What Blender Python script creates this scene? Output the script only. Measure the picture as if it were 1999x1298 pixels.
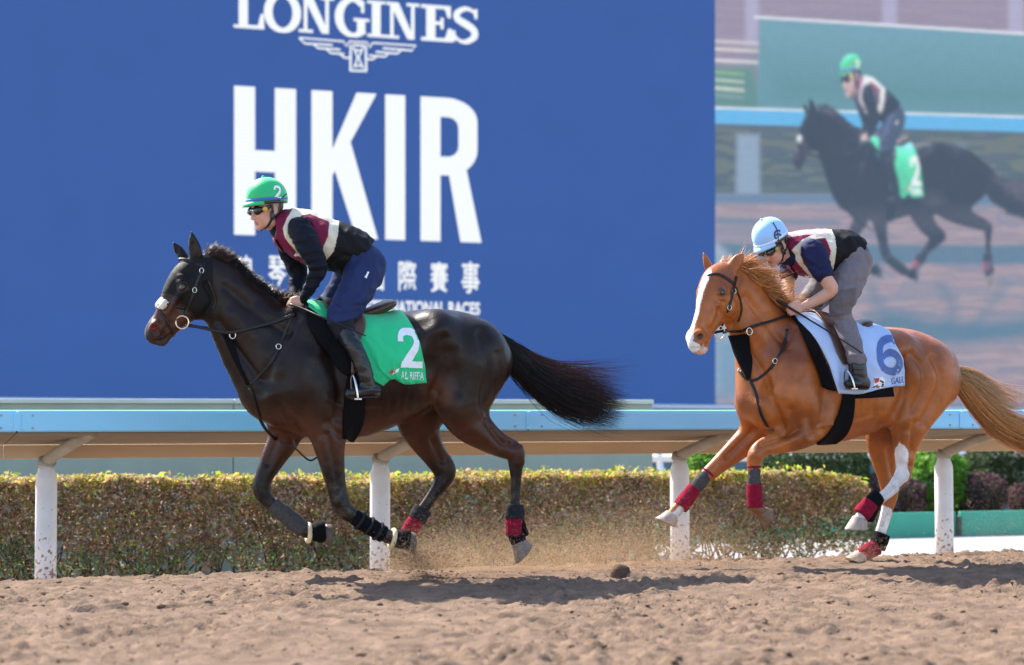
import bpy, bmesh, math, random
import numpy as np
from mathutils import Vector, Matrix
from mathutils.bvhtree import BVHTree

for o in list(bpy.data.objects):
    bpy.data.objects.remove(o, do_unlink=True)
random.seed(7)
RNG = np.random.default_rng(7)
scene = bpy.context.scene
COL = scene.collection

# ------------------------------------------------------------------ camera
FPX, CX, CY, EYE = 3900.0, 999.5, 649.0, 0.98
PITCH = math.atan(151.0 / FPX)
cam_data = bpy.data.cameras.new('camera')
cam = bpy.data.objects.new('camera', cam_data)
COL.objects.link(cam)
cam.location = (0, 0, EYE)
cam.rotation_euler = (math.pi / 2 + PITCH, 0, 0)
cam_data.sensor_width = 36.0
cam_data.lens = FPX / 1999.0 * 36.0
cam_data.clip_start = 0.1
cam_data.clip_end = 3000
cam_data.dof.use_dof = True
cam_data.dof.focus_distance = 12.65
cam_data.dof.aperture_fstop = 1.7
scene.camera = cam

# ------------------------------------------------------------------ light
SUN_EL = math.radians(48)
SUN_AZ = math.atan2(-0.76, 0.65)
tosun = Vector((math.sin(SUN_AZ) * math.cos(SUN_EL), math.cos(SUN_AZ) * math.cos(SUN_EL), math.sin(SUN_EL)))
world = bpy.data.worlds.new('World')
scene.world = world
world.use_nodes = True
wn = world.node_tree.nodes
wl = world.node_tree.links
wn.clear()
sky = wn.new('ShaderNodeTexSky')
sky.sky_type = 'NISHITA'
sky.sun_disc = False
sky.sun_elevation = SUN_EL
sky.sun_rotation = SUN_AZ
sky.air_density = 1.0
sky.dust_density = 1.0
bgn = wn.new('ShaderNodeBackground')
bgn.inputs[1].default_value = 0.15
wo = wn.new('ShaderNodeOutputWorld')
wl.new(sky.outputs[0], bgn.inputs[0])
wl.new(bgn.outputs[0], wo.inputs[0])
sun_d = bpy.data.lights.new('sun', 'SUN')
sun_d.energy = 4.5
sun_d.angle = math.radians(0.6)
sun_d.color = (1.0, 0.93, 0.82)
sun = bpy.data.objects.new('sun', sun_d)
COL.objects.link(sun)
sun.rotation_euler = (-tosun).to_track_quat('-Z', 'Y').to_euler()
sun.location = (-20, 15, 30)
EXPO = 1.36
scene.view_settings.view_transform = 'Standard'
scene.view_settings.look = 'None'
scene.view_settings.exposure = EXPO
scene.view_settings.gamma = 1.0
scene.view_settings.use_curve_mapping = False
scene.cycles.max_bounces = 8
scene.cycles.use_denoising = True

# ------------------------------------------------------------------ frames
THETA = math.radians(19.5)
DV = np.array([math.cos(THETA), math.sin(THETA), 0.0])       # along the track, to the right and away
MV = np.array([-math.sin(THETA), math.cos(THETA), 0.0])      # across the track, away from the camera
AORG = np.array([-0.81, 12.16, 0.0])
CAMP = np.array([0, 0, EYE])
_fw = np.array([0, math.cos(PITCH), math.sin(PITCH)])
_up = np.array([0, -math.sin(PITCH), math.cos(PITCH)])
_rt = np.array([1.0, 0, 0])


class Frame:
    """A vertical frame along the track: local x = along, y = away from the camera, z = up. Origin given in metres."""
    def __init__(self, s0, q0=0.0):
        self.org = AORG + DV * s0 + MV * q0
        self.cam = self.to_local(CAMP)

    def to_local(self, p):
        p = np.asarray(p, float) - self.org
        return np.stack([p @ DV, p @ MV, p[..., 2]], -1)

    def to_world(self, p):
        p = np.asarray(p, float)
        return self.org + p[..., 0:1] * DV + p[..., 1:2] * MV + p[..., 2:3] * np.array([0, 0, 1.0])

    def ray(self, px, py):
        d = _fw * FPX + _rt * (px - CX) + _up * (CY - py)
        d = d / np.linalg.norm(d)
        return np.array([d @ DV, d @ MV, d[2]])

    def P(self, px, py, w=0.0):
        r = self.ray(px, py)
        t = (-w - self.cam[1]) / r[1]
        return self.cam + r * t

    def mpp(self, p):
        return float((self.to_world(p) - CAMP) @ _fw) / FPX

    def proj(self, p):
        v = self.to_world(np.asarray(p, float)) - CAMP
        z = v @ _fw
        return np.stack([CX + FPX * (v @ _rt) / z, CY - FPX * (v @ _up) / z], -1)

    def place(self, o):
        o.location = Vector(self.org)
        o.rotation_euler = (0, 0, THETA)
        return o


# ------------------------------------------------------------------ scene helpers
def tag(o, label=None, cat=None, group=None, kind=None):
    if label: o['label'] = label
    if cat: o['category'] = cat
    if group: o['group'] = group
    if kind: o['kind'] = kind
    return o


def empty(name, fr=None):
    o = bpy.data.objects.new(name, None)
    COL.objects.link(o)
    if fr: fr.place(o)
    return o


def add_mesh(name, verts, faces, mat, parent=None, fr=None, smooth=True, cols=None):
    me = bpy.data.meshes.new(name)
    verts = np.asarray(verts, dtype=np.float32).reshape(-1, 3)
    if isinstance(faces, np.ndarray) and faces.ndim == 2:
        n, k = faces.shape
        me.vertices.add(len(verts))
        me.vertices.foreach_set('co', verts.ravel())
        me.loops.add(n * k)
        me.loops.foreach_set('vertex_index', faces.astype(np.int32).ravel())
        me.polygons.add(n)
        me.polygons.foreach_set('loop_start', np.arange(0, n * k, k, dtype=np.int32))
        me.polygons.foreach_set('loop_total', np.full(n, k, dtype=np.int32))
        me.update(calc_edges=True)
        me.validate()
    else:
        me.from_pydata(verts.tolist(), [], [list(map(int, f)) for f in faces])
        me.update()
    if smooth:
        me.polygons.foreach_set('use_smooth', np.ones(len(me.polygons), dtype=bool))
    if cols is not None:
        a = me.color_attributes.new('Col', 'FLOAT_COLOR', 'POINT')
        c = np.ones((len(verts), 4), np.float32)
        c[:, :3] = cols
        a.data.foreach_set('color', c.ravel())
    o = bpy.data.objects.new(name, me)
    COL.objects.link(o)
    if mat: me.materials.append(mat)
    if parent is not None:
        o.parent = parent
    elif fr is not None:
        fr.place(o)
    return o


def solidify(o, t, offset=1.0):
    m = o.modifiers.new('solid', 'SOLIDIFY')
    m.thickness = t
    m.offset = offset
    return o


def bevel(o, w, seg=2):
    m = o.modifiers.new('bevel', 'BEVEL')
    m.width = w
    m.segments = seg
    m.limit_method = 'ANGLE'
    return o


def catmull(a, n):
    a = np.asarray(a, float)
    if len(a) < 3 or n <= 1:
        t = np.linspace(0, 1, n * (len(a) - 1) + 1)
        x = np.arange(len(a)) / (len(a) - 1)
        return np.stack([np.interp(t, x, a[:, i]) for i in range(a.shape[1])], -1)
    p = np.vstack([2 * a[0] - a[1], a, 2 * a[-1] - a[-2]])
    out = []
    for i in range(1, len(p) - 2):
        for t in np.arange(n) / n:
            p0, p1, p2, p3 = p[i - 1], p[i], p[i + 1], p[i + 2]
            out.append(0.5 * (2 * p1 + (p2 - p0) * t + (2 * p0 - 5 * p1 + 4 * p2 - p3) * t * t + (3 * p1 - p0 - 3 * p2 + p3) * t ** 3))
    out.append(p[-2])
    return np.array(out)


# ------------------------------------------------------------------ noise
def vnoise2(x, y, scale, seed):
    r = np.random.default_rng(seed)
    g = r.random((128, 128))
    x = x / scale; y = y / scale
    xi = np.floor(x).astype(int); yi = np.floor(y).astype(int)
    fx = x - xi; fy = y - yi
    fx = fx * fx * (3 - 2 * fx); fy = fy * fy * (3 - 2 * fy)
    a = g[xi % 128, yi % 128]; b = g[(xi + 1) % 128, yi % 128]
    c = g[xi % 128, (yi + 1) % 128]; d = g[(xi + 1) % 128, (yi + 1) % 128]
    return (a * (1 - fx) + b * fx) * (1 - fy) + (c * (1 - fx) + d * fx) * fy - 0.5


def vnoise3(p, scale, seed):
    r = np.random.default_rng(seed)
    g = r.random((32, 32, 32))
    q = np.asarray(p) / scale
    i = np.floor(q).astype(int)
    f = q - i
    f = f * f * (3 - 2 * f)
    out = 0
    for dx in (0, 1):
        for dy in (0, 1):
            for dz in (0, 1):
                w = (f[..., 0] if dx else 1 - f[..., 0]) * (f[..., 1] if dy else 1 - f[..., 1]) * (f[..., 2] if dz else 1 - f[..., 2])
                out = out + w * g[(i[..., 0] + dx) % 32, (i[..., 1] + dy) % 32, (i[..., 2] + dz) % 32]
    return out - 0.5


# ------------------------------------------------------------------ implicit bodies
class Field:
    """A sampled distance field; shapes are blended in smoothly and one continuous skin is drawn over the result."""
    def __init__(self, lo, hi, h):
        self.lo = np.array(lo, float)
        self.h = h
        n = np.ceil((np.array(hi) - self.lo) / h).astype(int) + 1
        self.n = n
        self.F = np.full(n, 1.0, np.float32)
        self.ax = [(self.lo[i] + h * np.arange(n[i])).astype(np.float32) for i in range(3)]

    def sl(self, lo, hi):
        a = np.maximum(np.floor((lo - self.lo) / self.h).astype(int), 0)
        b = np.minimum(np.ceil((hi - self.lo) / self.h).astype(int) + 1, self.n)
        return a, b

    def grid(self, a, b):
        return (self.ax[0][a[0]:b[0], None, None], self.ax[1][None, a[1]:b[1], None], self.ax[2][None, None, a[2]:b[2]])

    def blend(self, a, b, d, k):
        s = (slice(a[0], b[0]), slice(a[1], b[1]), slice(a[2], b[2]))
        f = self.F[s]
        h = np.maximum(k - np.abs(f - d), 0) / k
        self.F[s] = np.minimum(f, d) - h * h * k * 0.25

    def carve(self, a, b, d, k):
        s = (slice(a[0], b[0]), slice(a[1], b[1]), slice(a[2], b[2]))
        f = self.F[s]
        d = -d
        h = np.maximum(k - np.abs(f - d), 0) / k
        self.F[s] = np.maximum(f, d) + h * h * k * 0.25

    def chain(self, st, k=0.03, sub=4, lat=(0, 1, 0), inflate=0.0, carve=False):
        st = catmull(st, sub) if len(st) > 2 else catmull(st, 1)
        st = st.copy()
        st[:, 3:5] = np.maximum(st[:, 3:5] + inflate, 0.002)
        L = np.array(lat, float); L /= np.linalg.norm(L)
        R = np.maximum(st[:, 3], st[:, 4])[:, None]
        pad = k + 3 * self.h
        a, b = self.sl((st[:, :3] - R).min(0) - pad, (st[:, :3] + R).max(0) + pad)
        if np.any(b - a < 2): return
        loc = np.full(b - a, 1.0, np.float32)
        for i in range(len(st) - 1):
            A, B = st[i], st[i + 1]
            r = max(A[3], A[4], B[3], B[4])
            c, d = self.sl(np.minimum(A[:3], B[:3]) - r - pad, np.maximum(A[:3], B[:3]) + r + pad)
            c = np.maximum(c, a); d = np.minimum(d, b)
            if np.any(d - c < 1): continue
            X, Y, Z = self.grid(c, d)
            ab = B[:3] - A[:3]
            n2 = max(ab @ ab, 1e-9)
            x, y, z = X - A[0], Y - A[1], Z - A[2]
            t = np.clip((x * ab[0] + y * ab[1] + z * ab[2]) / n2, 0, 1)
            x = x - t * ab[0]; y = y - t * ab[1]; z = z - t * ab[2]
            l = x * L[0] + y * L[1] + z * L[2]
            m2 = np.maximum(x * x + y * y + z * z - l * l, 0)
            ri = A[3] + (B[3] - A[3]) * t
            rl = A[4] + (B[4] - A[4]) * t
            k0 = np.sqrt(m2 / ri ** 2 + l * l / rl ** 2)
            k1 = np.sqrt(m2 / ri ** 4 + l * l / rl ** 4) + 1e-6
            dd = np.where(k0 < 0.05, -np.minimum(ri, rl), k0 * (k0 - 1) / k1)
            s = tuple(slice(c[j] - a[j], d[j] - a[j]) for j in range(3))
            np.minimum(loc[s], dd, out=loc[s])
        (self.carve if carve else self.blend)(a, b, loc, k)

    def ell(self, c, r, k=0.03, axes=None, carve=False):
        c = np.array(c, float); r = np.array(r, float)
        E = np.eye(3) if axes is None else np.array(axes, float)
        ext = np.sqrt(((E * r[:, None]) ** 2).sum(0))
        pad = k + 3 * self.h
        a, b = self.sl(c - ext - pad, c + ext + pad)
        if np.any(b - a < 2): return
        X, Y, Z = self.grid(a, b)
        x, y, z = X - c[0], Y - c[1], Z - c[2]
        k0 = 0; k1 = 0
        for i in range(3):
            u = x * E[i, 0] + y * E[i, 1] + z * E[i, 2]
            k0 = k0 + (u / r[i]) ** 2
            k1 = k1 + (u / r[i] ** 2) ** 2
        k0 = np.sqrt(k0); k1 = np.sqrt(k1) + 1e-6
        d = np.where(k0 < 0.05, -r.min(), k0 * (k0 - 1) / k1).astype(np.float32)
        (self.carve if carve else self.blend)(a, b, d, k)

    def half(self, p, n, k=0.004):
        """keep only the side the normal n points away from"""
        n = np.array(n, float); n /= np.linalg.norm(n)
        X, Y, Z = self.grid(np.zeros(3, int), self.n)
        d = (X - p[0]) * n[0] + (Y - p[1]) * n[1] + (Z - p[2]) * n[2]
        h = np.maximum(k - np.abs(self.F - d), 0) / k
        self.F = np.maximum(self.F, d) + h * h * k * 0.25

    def mesh(self, smooth=2):
        F = self.F
        F[0] = 1; F[-1] = 1; F[:, 0] = 1; F[:, -1] = 1; F[:, :, 0] = 1; F[:, :, -1] = 1
        ins = F < 0
        n = self.n
        cnt = np.zeros(n - 1, np.int8)
        for dx in (0, 1):
            for dy in (0, 1):
                for dz in (0, 1):
                    cnt += ins[dx:n[0] - 1 + dx, dy:n[1] - 1 + dy, dz:n[2] - 1 + dz]
        act = (cnt > 0) & (cnt < 8)
        I = np.argwhere(act)
        idx = np.full(n - 1, -1, np.int32)
        idx[act] = np.arange(len(I))
        V = {}
        for dx in (0, 1):
            for dy in (0, 1):
                for dz in (0, 1):
                    V[dx, dy, dz] = F[I[:, 0] + dx, I[:, 1] + dy, I[:, 2] + dz].astype(float)
        acc = np.zeros((len(I), 3)); num = np.zeros(len(I))
        ks = list(V)
        for p in ks:
            for ax in range(3):
                if p[ax] == 0:
                    q = list(p); q[ax] = 1; q = tuple(q)
                    va, vb = V[p], V[q]
                    m = (va < 0) != (vb < 0)
                    t = np.where(m, va / np.where(m, va - vb, 1), 0)
                    pt = np.zeros((len(I), 3))
                    for j in range(3): pt[:, j] = p[j]
                    pt[:, ax] += t
                    acc += pt * m[:, None]; num += m
        verts = self.lo + self.h * (I + acc / num[:, None])
        faces = []
        for ax in range(3):
            u, v = (ax + 1) % 3, (ax + 2) % 3
            s0 = [slice(None)] * 3; s1 = [slice(None)] * 3
            s0[ax] = slice(0, n[ax] - 1); s1[ax] = slice(1, n[ax])
            a, b = ins[tuple(s0)], ins[tuple(s1)]
            for flip, m in ((False, a & ~b), (True, ~a & b)):
                E = np.argwhere(m)
                E = E[(E[:, u] > 0) & (E[:, v] > 0)]
                c = []
                for du, dv in ((1, 1), (0, 1), (0, 0), (1, 0)):
                    e = E.copy(); e[:, u] -= du; e[:, v] -= dv
                    c.append(idx[e[:, 0], e[:, 1], e[:, 2]])
                q = np.stack(c, 1)
                # (1,1),(0,1),(0,0),(1,0) offsets run counter-clockwise seen from +ax
                if flip: q = q[:, ::-1]
                faces.append(q)
        faces = np.vstack(faces)
        faces = faces[(faces >= 0).all(1)]
        for _ in range(smooth):
            s = np.zeros_like(verts); c = np.zeros(len(verts))
            for i in range(4):
                a, b = faces[:, i], faces[:, (i + 1) % 4]
                for j in range(3):
                    s[:, j] += np.bincount(a, verts[b, j], len(verts))
                c += np.bincount(a, minlength=len(verts))
            verts = verts * 0.45 + 0.55 * s / np.maximum(c, 1)[:, None]
        return verts, faces


def bvh_of(v, f):
    return BVHTree.FromPolygons([tuple(p) for p in v], [tuple(map(int, q)) for q in f])


def st(fr, rows):
    """stations given as (px, py, radius px, w, lateral radius m) -> local metres"""
    out = []
    for px, py, r, w, rl in rows:
        p = fr.P(px, py, w)
        out.append([p[0], p[1], p[2], r * fr.mpp(p), rl])
    return np.array(out)


def loft(stations, seg=14, lat=(0, 1, 0), caps=True, sub=3, closed=False):
    s = catmull(stations, sub) if sub > 1 else np.asarray(stations, float)
    P_ = s[:, :3]
    T = np.gradient(P_, axis=0)
    if closed:
        T = np.roll(P_, -1, 0) - np.roll(P_, 1, 0)
    T /= np.linalg.norm(T, axis=1)[:, None] + 1e-12
    L = np.array(lat, float)
    if L.ndim == 1: L = np.repeat(L[None], len(P_), 0)
    elif len(L) != len(P_):
        L = catmull(L, sub)
    L = L - (L * T).sum(1)[:, None] * T
    L /= np.linalg.norm(L, axis=1)[:, None] + 1e-12
    N = np.cross(T, L)
    a = np.arange(seg) / seg * 2 * math.pi
    ring = P_[:, None] + s[:, 3, None, None] * np.cos(a)[None, :, None] * N[:, None] + s[:, 4, None, None] * np.sin(a)[None, :, None] * L[:, None]
    n = len(P_)
    v = ring.reshape(-1, 3)
    f = []
    for i in range(n if closed else n - 1):
        j = (i + 1) % n
        for q in range(seg):
            q2 = (q + 1) % seg
            f.append((i * seg + q, j * seg + q, j * seg + q2, i * seg + q2))
    if caps and not closed:
        v = np.vstack([v, P_[:1], P_[-1:]])
        c0, c1 = len(v) - 2, len(v) - 1
        for q in range(seg):
            q2 = (q + 1) % seg
            f.append((c0, q, q2, c0))
            f.append((c1, (n - 1) * seg + q2, (n - 1) * seg + q, c1))
        f = [tuple(dict.fromkeys(x)) for x in f]
    return v, f


def join(parts):
    V, F, n = [], [], 0
    for v, f in parts:
        V.append(np.asarray(v)); F += [tuple(int(i) + n for i in q) for q in f]
        n += len(v)
    return np.vstack(V), F


def box(c, r, axes=None):
    E = np.eye(3) if axes is None else np.array(axes, float)
    v = [np.array(c) + sx * r[0] * E[0] + sy * r[1] * E[1] + sz * r[2] * E[2] for sx in (-1, 1) for sy in (-1, 1) for sz in (-1, 1)]
    f = [(0, 1, 3, 2), (4, 6, 7, 5), (0, 4, 5, 1), (2, 3, 7, 6), (0, 2, 6, 4), (1, 5, 7, 3)]
    return np.array(v), f


# ------------------------------------------------------------------ materials
def mat(name, col=(0.5, 0.5, 0.5), rough=0.6, attr=False, metal=0.0, spec=0.5, nscale=0, namt=0.0, bump=0.0, bscale=100, coat=0.0,
        sheen=0.0, emit=None, estr=1.0, trans=0.0, stretch=None, col2=None, sss=0.0):
    m = bpy.data.materials.new(name)
    m.use_nodes = True
    nt = m.node_tree
    b = nt.nodes['Principled BSDF']
    b.inputs['Base Color'].default_value = (*col, 1)
    b.inputs['Roughness'].default_value = rough
    b.inputs['Metallic'].default_value = metal
    b.inputs['Specular IOR Level'].default_value = spec
    b.inputs['Coat Weight'].default_value = coat
    b.inputs['Sheen Weight'].default_value = sheen
    if sss:
        b.inputs['Subsurface Weight'].default_value = sss
        b.inputs['Subsurface Radius'].default_value = (0.012, 0.005, 0.003)
        b.inputs['Subsurface Scale'].default_value = 1.0
    tc = nt.nodes.new('ShaderNodeTexCoord')
    mp = nt.nodes.new('ShaderNodeMapping')
    if stretch: mp.inputs['Scale'].default_value = stretch
    nt.links.new(tc.outputs['Object'], mp.inputs[0])
    src = None
    if attr:
        a = nt.nodes.new('ShaderNodeAttribute')
        a.attribute_name = 'Col'
        src = a.outputs['Color']
    if namt or col2:
        n = nt.nodes.new('ShaderNodeTexNoise')
        n.inputs['Scale'].default_value = nscale
        n.inputs['Detail'].default_value = 6
        nt.links.new(mp.outputs[0], n.inputs['Vector'])
        mx = nt.nodes.new('ShaderNodeMixRGB')
        if col2:
            r = nt.nodes.new('ShaderNodeValToRGB')
            r.color_ramp.elements[0].position = 0.38
            r.color_ramp.elements[1].position = 0.62
            nt.links.new(n.outputs[0], r.inputs[0])
            nt.links.new(r.outputs[0], mx.inputs[0])
            mx.inputs[1].default_value = (*col, 1)
            mx.inputs[2].default_value = (*col2, 1)
        else:
            mx.blend_type = 'MULTIPLY'
            mx.inputs[0].default_value = 1.0
            r = nt.nodes.new('ShaderNodeMapRange')
            r.inputs[1].default_value = 0.25; r.inputs[2].default_value = 0.75
            r.inputs[3].default_value = 1 - namt; r.inputs[4].default_value = 1 + namt * 0.6
            nt.links.new(n.outputs[0], r.inputs[0])
            if src: nt.links.new(src, mx.inputs[1])
            else: mx.inputs[1].default_value = (*col, 1)
            nt.links.new(r.outputs[0], mx.inputs[2])
        src = mx.outputs[0]
    if src: nt.links.new(src, b.inputs['Base Color'])
    if bump:
        n2 = nt.nodes.new('ShaderNodeTexNoise')
        n2.inputs['Scale'].default_value = bscale
        n2.inputs['Detail'].default_value = 5
        nt.links.new(mp.outputs[0], n2.inputs['Vector'])
        bp = nt.nodes.new('ShaderNodeBump')
        bp.inputs['Strength'].default_value = bump
        bp.inputs['Distance'].default_value = 0.01
        nt.links.new(n2.outputs[0], bp.inputs['Height'])
        nt.links.new(bp.outputs[0], b.inputs['Normal'])
    if emit:
        b.inputs['Emission Color'].default_value = (*emit, 1)
        b.inputs['Emission Strength'].default_value = estr
    if trans:
        tr = nt.nodes.new('ShaderNodeBsdfTranslucent')
        ms = nt.nodes.new('ShaderNodeMixShader')
        ms.inputs[0].default_value = trans
        if src: nt.links.new(src, tr.inputs[0])
        else: tr.inputs[0].default_value = (*col, 1)
        nt.links.new(b.outputs[0], ms.inputs[1])
        nt.links.new(tr.outputs[0], ms.inputs[2])
        nt.links.new(ms.outputs[0], nt.nodes['Material Output'].inputs[0])
    return m


def srgb(r, g, b):
    f = lambda c: (c / 255 / 12.92) if c / 255 <= 0.04045 else ((c / 255 + 0.055) / 1.055) ** 2.4
    return (f(r), f(g), f(b))
# ================================================================== the setting
TR = Frame(0.0)                      # track frame: x along, y across (0 = the line the horses run on)
ESC = 2.0 ** (-EXPO)


def ground_base(q):
    t = np.clip((q - 0.45) / 1.7, 0, 1)
    return -0.22 * t * t * (3 - 2 * t)


def ground_h(s, q):
    z = ground_base(q) - 0.035
    z = z + 0.008 * vnoise2(s, q, 1.3, 11) + 0.009 * vnoise2(s, q * 1.3, 0.42, 12) + 0.012 * vnoise2(s, q, 0.17, 13)
    rough = np.clip(0.75 + 1.3 * vnoise2(s, q, 0.8, 18), 0.25, 1.5)
    b1 = 0.5 - np.abs(vnoise2(s + 3, q, 0.10, 16)) * 2
    b2 = 0.5 - np.abs(vnoise2(s, q + 5, 0.05, 17)) * 2
    z = z - rough * (0.019 * b1 + 0.021 * b2)
    z = z + 0.010 * vnoise2(s * 0.12, q + 0.03 * vnoise2(s, q, 0.7, 23), 0.045, 22)
    n = vnoise2(s, q, 0.055, 14)
    z = z + rough * (0.075 * np.maximum(n - 0.15, 0) + 0.022 * vnoise2(s, q, 0.027, 15))
    n = vnoise2(s, q, 0.13, 19)
    z = z + rough * 0.10 * np.maximum(n - 0.32, 0)
    return z


def build_ground():
    s = np.arange(-4.3, 5.8, 0.0205); q = np.concatenate([np.arange(-6.1, -1.5, 0.0205), np.arange(-1.5, 1.9, 0.018)])
    S, Q = np.meshgrid(s, q, indexing='ij')
    Z = ground_h(S, Q)
    r = np.random.default_rng(3)
    for _ in range(420):               # hoof pocks with pushed-up rims
        cs, cq = r.uniform(-5, 6.6), r.uniform(-6.4, 0.2)
        R = r.uniform(0.06, 0.12)
        i0, i1 = np.searchsorted(s, [cs - 2 * R, cs + 2 * R]); j0, j1 = np.searchsorted(q, [cq - 2 * R, cq + 2 * R])
        d = np.hypot(S[i0:i1, j0:j1] - cs, Q[i0:i1, j0:j1] - cq) / R
        Z[i0:i1, j0:j1] += r.uniform(0.008, 0.022) * (-np.exp(-d ** 2 * 2.5) + 0.7 * np.exp(-((d - 1.1) / 0.35) ** 2))
    ni, nj = S.shape
    v = np.stack([S, Q, Z], -1).reshape(-1, 3)
    I = np.arange(ni * nj).reshape(ni, nj)
    f = np.stack([I[:-1, :-1], I[1:, :-1], I[1:, 1:], I[:-1, 1:]], -1).reshape(-1, 4)
    m = mat('dirt', (0.192, 0.130, 0.092), 0.95, spec=0.12, nscale=6, namt=0.42, bump=1.0, bscale=90)
    o = add_mesh('track', v, f, m, fr=TR)
    tag(o, 'brown churned dirt track in the foreground', 'track', kind='structure')
    # the rest of the ground, out to the horizon
    R = 900
    v = np.array([[-R, -R, -0.43], [R, -R, -0.43], [R, R, -0.43], [-R, R, -0.43]])
    o = add_mesh('ground', v, [(0, 1, 2, 3)], mat('earth', (0.30, 0.22, 0.16), 0.95, nscale=2, namt=0.2), fr=TR, smooth=False)
    tag(o, 'plain brown ground beyond the rail', 'ground', kind='structure')
    # a strip of pale paving beyond the rail
    z0 = TR.P(1780, 1081, -6.6)[2]
    v = np.array([[2.4, 4.75, -0.41], [22, 4.75, -0.41], [22, 7.28, -0.40], [2.4, 7.28, -0.40]])
    o = add_mesh('paved_path', v, [(0, 1, 2, 3)], mat('paving', (0.34, 0.335, 0.35), 0.85, nscale=3, namt=0.12, bump=0.2), fr=TR, smooth=False)
    tag(o, 'pale paved strip behind the running rail at the right', 'path', kind='structure')


build_ground()


def lump(r, rad):
    v = np.array([[1, 0, 0], [.3, .95, 0], [-.8, .6, 0], [-.8, -.6, 0], [.3, -.95, 0], [0.1, 0, .85], [0, 0, -.8]], float)
    f = [(0, 1, 5), (1, 2, 5), (2, 3, 5), (3, 4, 5), (4, 0, 5), (1, 0, 6), (2, 1, 6), (3, 2, 6), (4, 3, 6), (0, 4, 6)]
    v = v * (rad * r.uniform(0.6, 1.3, (len(v), 1))) * np.array([1.15, 1, 0.75])
    a = r.uniform(0, 6.28)
    v[:, :2] = v[:, :2] @ np.array([[math.cos(a), -math.sin(a)], [math.sin(a), math.cos(a)]])
    return v, f


def lumps(name, pts, rads, m, label, cat, seed):
    r = np.random.default_rng(seed)
    V, F, n = [], [], 0
    for p, rad in zip(pts, rads):
        v, f = lump(r, rad)
        V.append(v + p); F.append(np.array(f) + n); n += len(v)
    o = add_mesh(name, np.vstack(V), np.vstack(F), m, fr=TR)
    return tag(o, label, cat, kind='stuff')


M_CLOD = mat('clod_dirt', (0.195, 0.127, 0.085), 0.95, spec=0.1, nscale=14, namt=0.3, bump=0.5, bscale=120)
_r = np.random.default_rng(21)
_n = 14000
_p = np.stack([_r.uniform(-5, 6.4, _n), _r.uniform(-6.3, 0.7, _n)], -1)
_rad = 0.005 + 0.024 * _r.random(_n) ** 6
_z = ground_h(_p[:, 0], _p[:, 1])
lumps('dirt_clods', np.column_stack([_p, _z - _rad * 0.15]), _rad, M_CLOD, 'small loose clods scattered over the dirt track', 'clods', 22)
# the one big clod
_c = TR.P(1211, 1117, 0.55)
_rows = [(_c[0], _c[1], _c[2] - 0.045 + 0.10 * t, 0.068 * math.sqrt(max(1 - t * t, 0.0)) + 1e-4, 0.060 * math.sqrt(max(1 - t * t, 0.0)) + 1e-4) for t in np.linspace(-0.3, 1, 9)]
_v, _f = loft(_rows, 18, sub=1)
_v = _v + 0.022 * np.stack([vnoise3(_v, 0.025, 3), vnoise3(_v, 0.025, 4), vnoise3(_v, 0.02, 5)], -1)
tag(add_mesh('dirt_clod', _v, _f, mat('dark_clod', (0.10, 0.066, 0.048), 0.95, spec=0.1, nscale=30, namt=0.3, bump=0.8, bscale=90), fr=TR),
    'single large dark clod of dirt lying on the track', 'clod')

# ------------------------------------------------------------------ running rail
RAIL = Frame(0.0, 2.25)
M_SKY = mat('blue_plastic', (0.27, 0.68, 0.97), 0.35, nscale=7, namt=0.10, stretch=(0.2, 1, 1))
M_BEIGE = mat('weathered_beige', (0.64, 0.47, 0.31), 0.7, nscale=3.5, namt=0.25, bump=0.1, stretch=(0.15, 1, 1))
M_GREYB = mat('weathered_shade_grey', (0.30, 0.25, 0.20), 0.75, nscale=6, namt=0.25, bump=0.1, stretch=(0.15, 1, 1))  # upper underside strip: its shade is put into a darker colour than the beige
M_WHITE = mat('white_sleeve', (0.82, 0.84, 0.90), 0.5, nscale=7, namt=0.10, bump=0.12, bscale=18)
M_PIPE = mat('dirty_pipe', (0.46, 0.43, 0.38), 0.6, nscale=9, namt=0.35, bump=0.15, bscale=40)


def splash(m, zlim):
    nt = m.node_tree
    b = nt.nodes['Principled BSDF']
    src = b.inputs['Base Color'].links[0].from_socket
    tc = nt.nodes['Texture Coordinate']
    sp = nt.nodes.new('ShaderNodeSeparateXYZ'); nt.links.new(tc.outputs['Object'], sp.inputs[0])
    n = nt.nodes.new('ShaderNodeTexNoise'); n.inputs['Scale'].default_value = 38; n.inputs['Detail'].default_value = 5
    nt.links.new(tc.outputs['Object'], n.inputs['Vector'])
    r = nt.nodes.new('ShaderNodeMapRange'); r.inputs[1].default_value = -0.25; r.inputs[2].default_value = zlim; r.inputs[3].default_value = 0.05; r.inputs[4].default_value = -0.24
    nt.links.new(sp.outputs[2], r.inputs[0])
    ad = nt.nodes.new('ShaderNodeMath'); nt.links.new(n.outputs[0], ad.inputs[0]); nt.links.new(r.outputs[0], ad.inputs[1])
    cr = nt.nodes.new('ShaderNodeValToRGB'); cr.color_ramp.elements[0].position = 0.52; cr.color_ramp.elements[1].position = 0.60
    nt.links.new(ad.outputs[0], cr.inputs[0])
    mx = nt.nodes.new('ShaderNodeMixRGB'); mx.inputs[2].default_value = (0.30, 0.21, 0.15, 1)
    nt.links.new(cr.outputs[0], mx.inputs[0]); nt.links.new(src, mx.inputs[1]); nt.links.new(mx.outputs[0], b.inputs['Base Color'])


splash(M_WHITE, 0.55)


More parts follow.
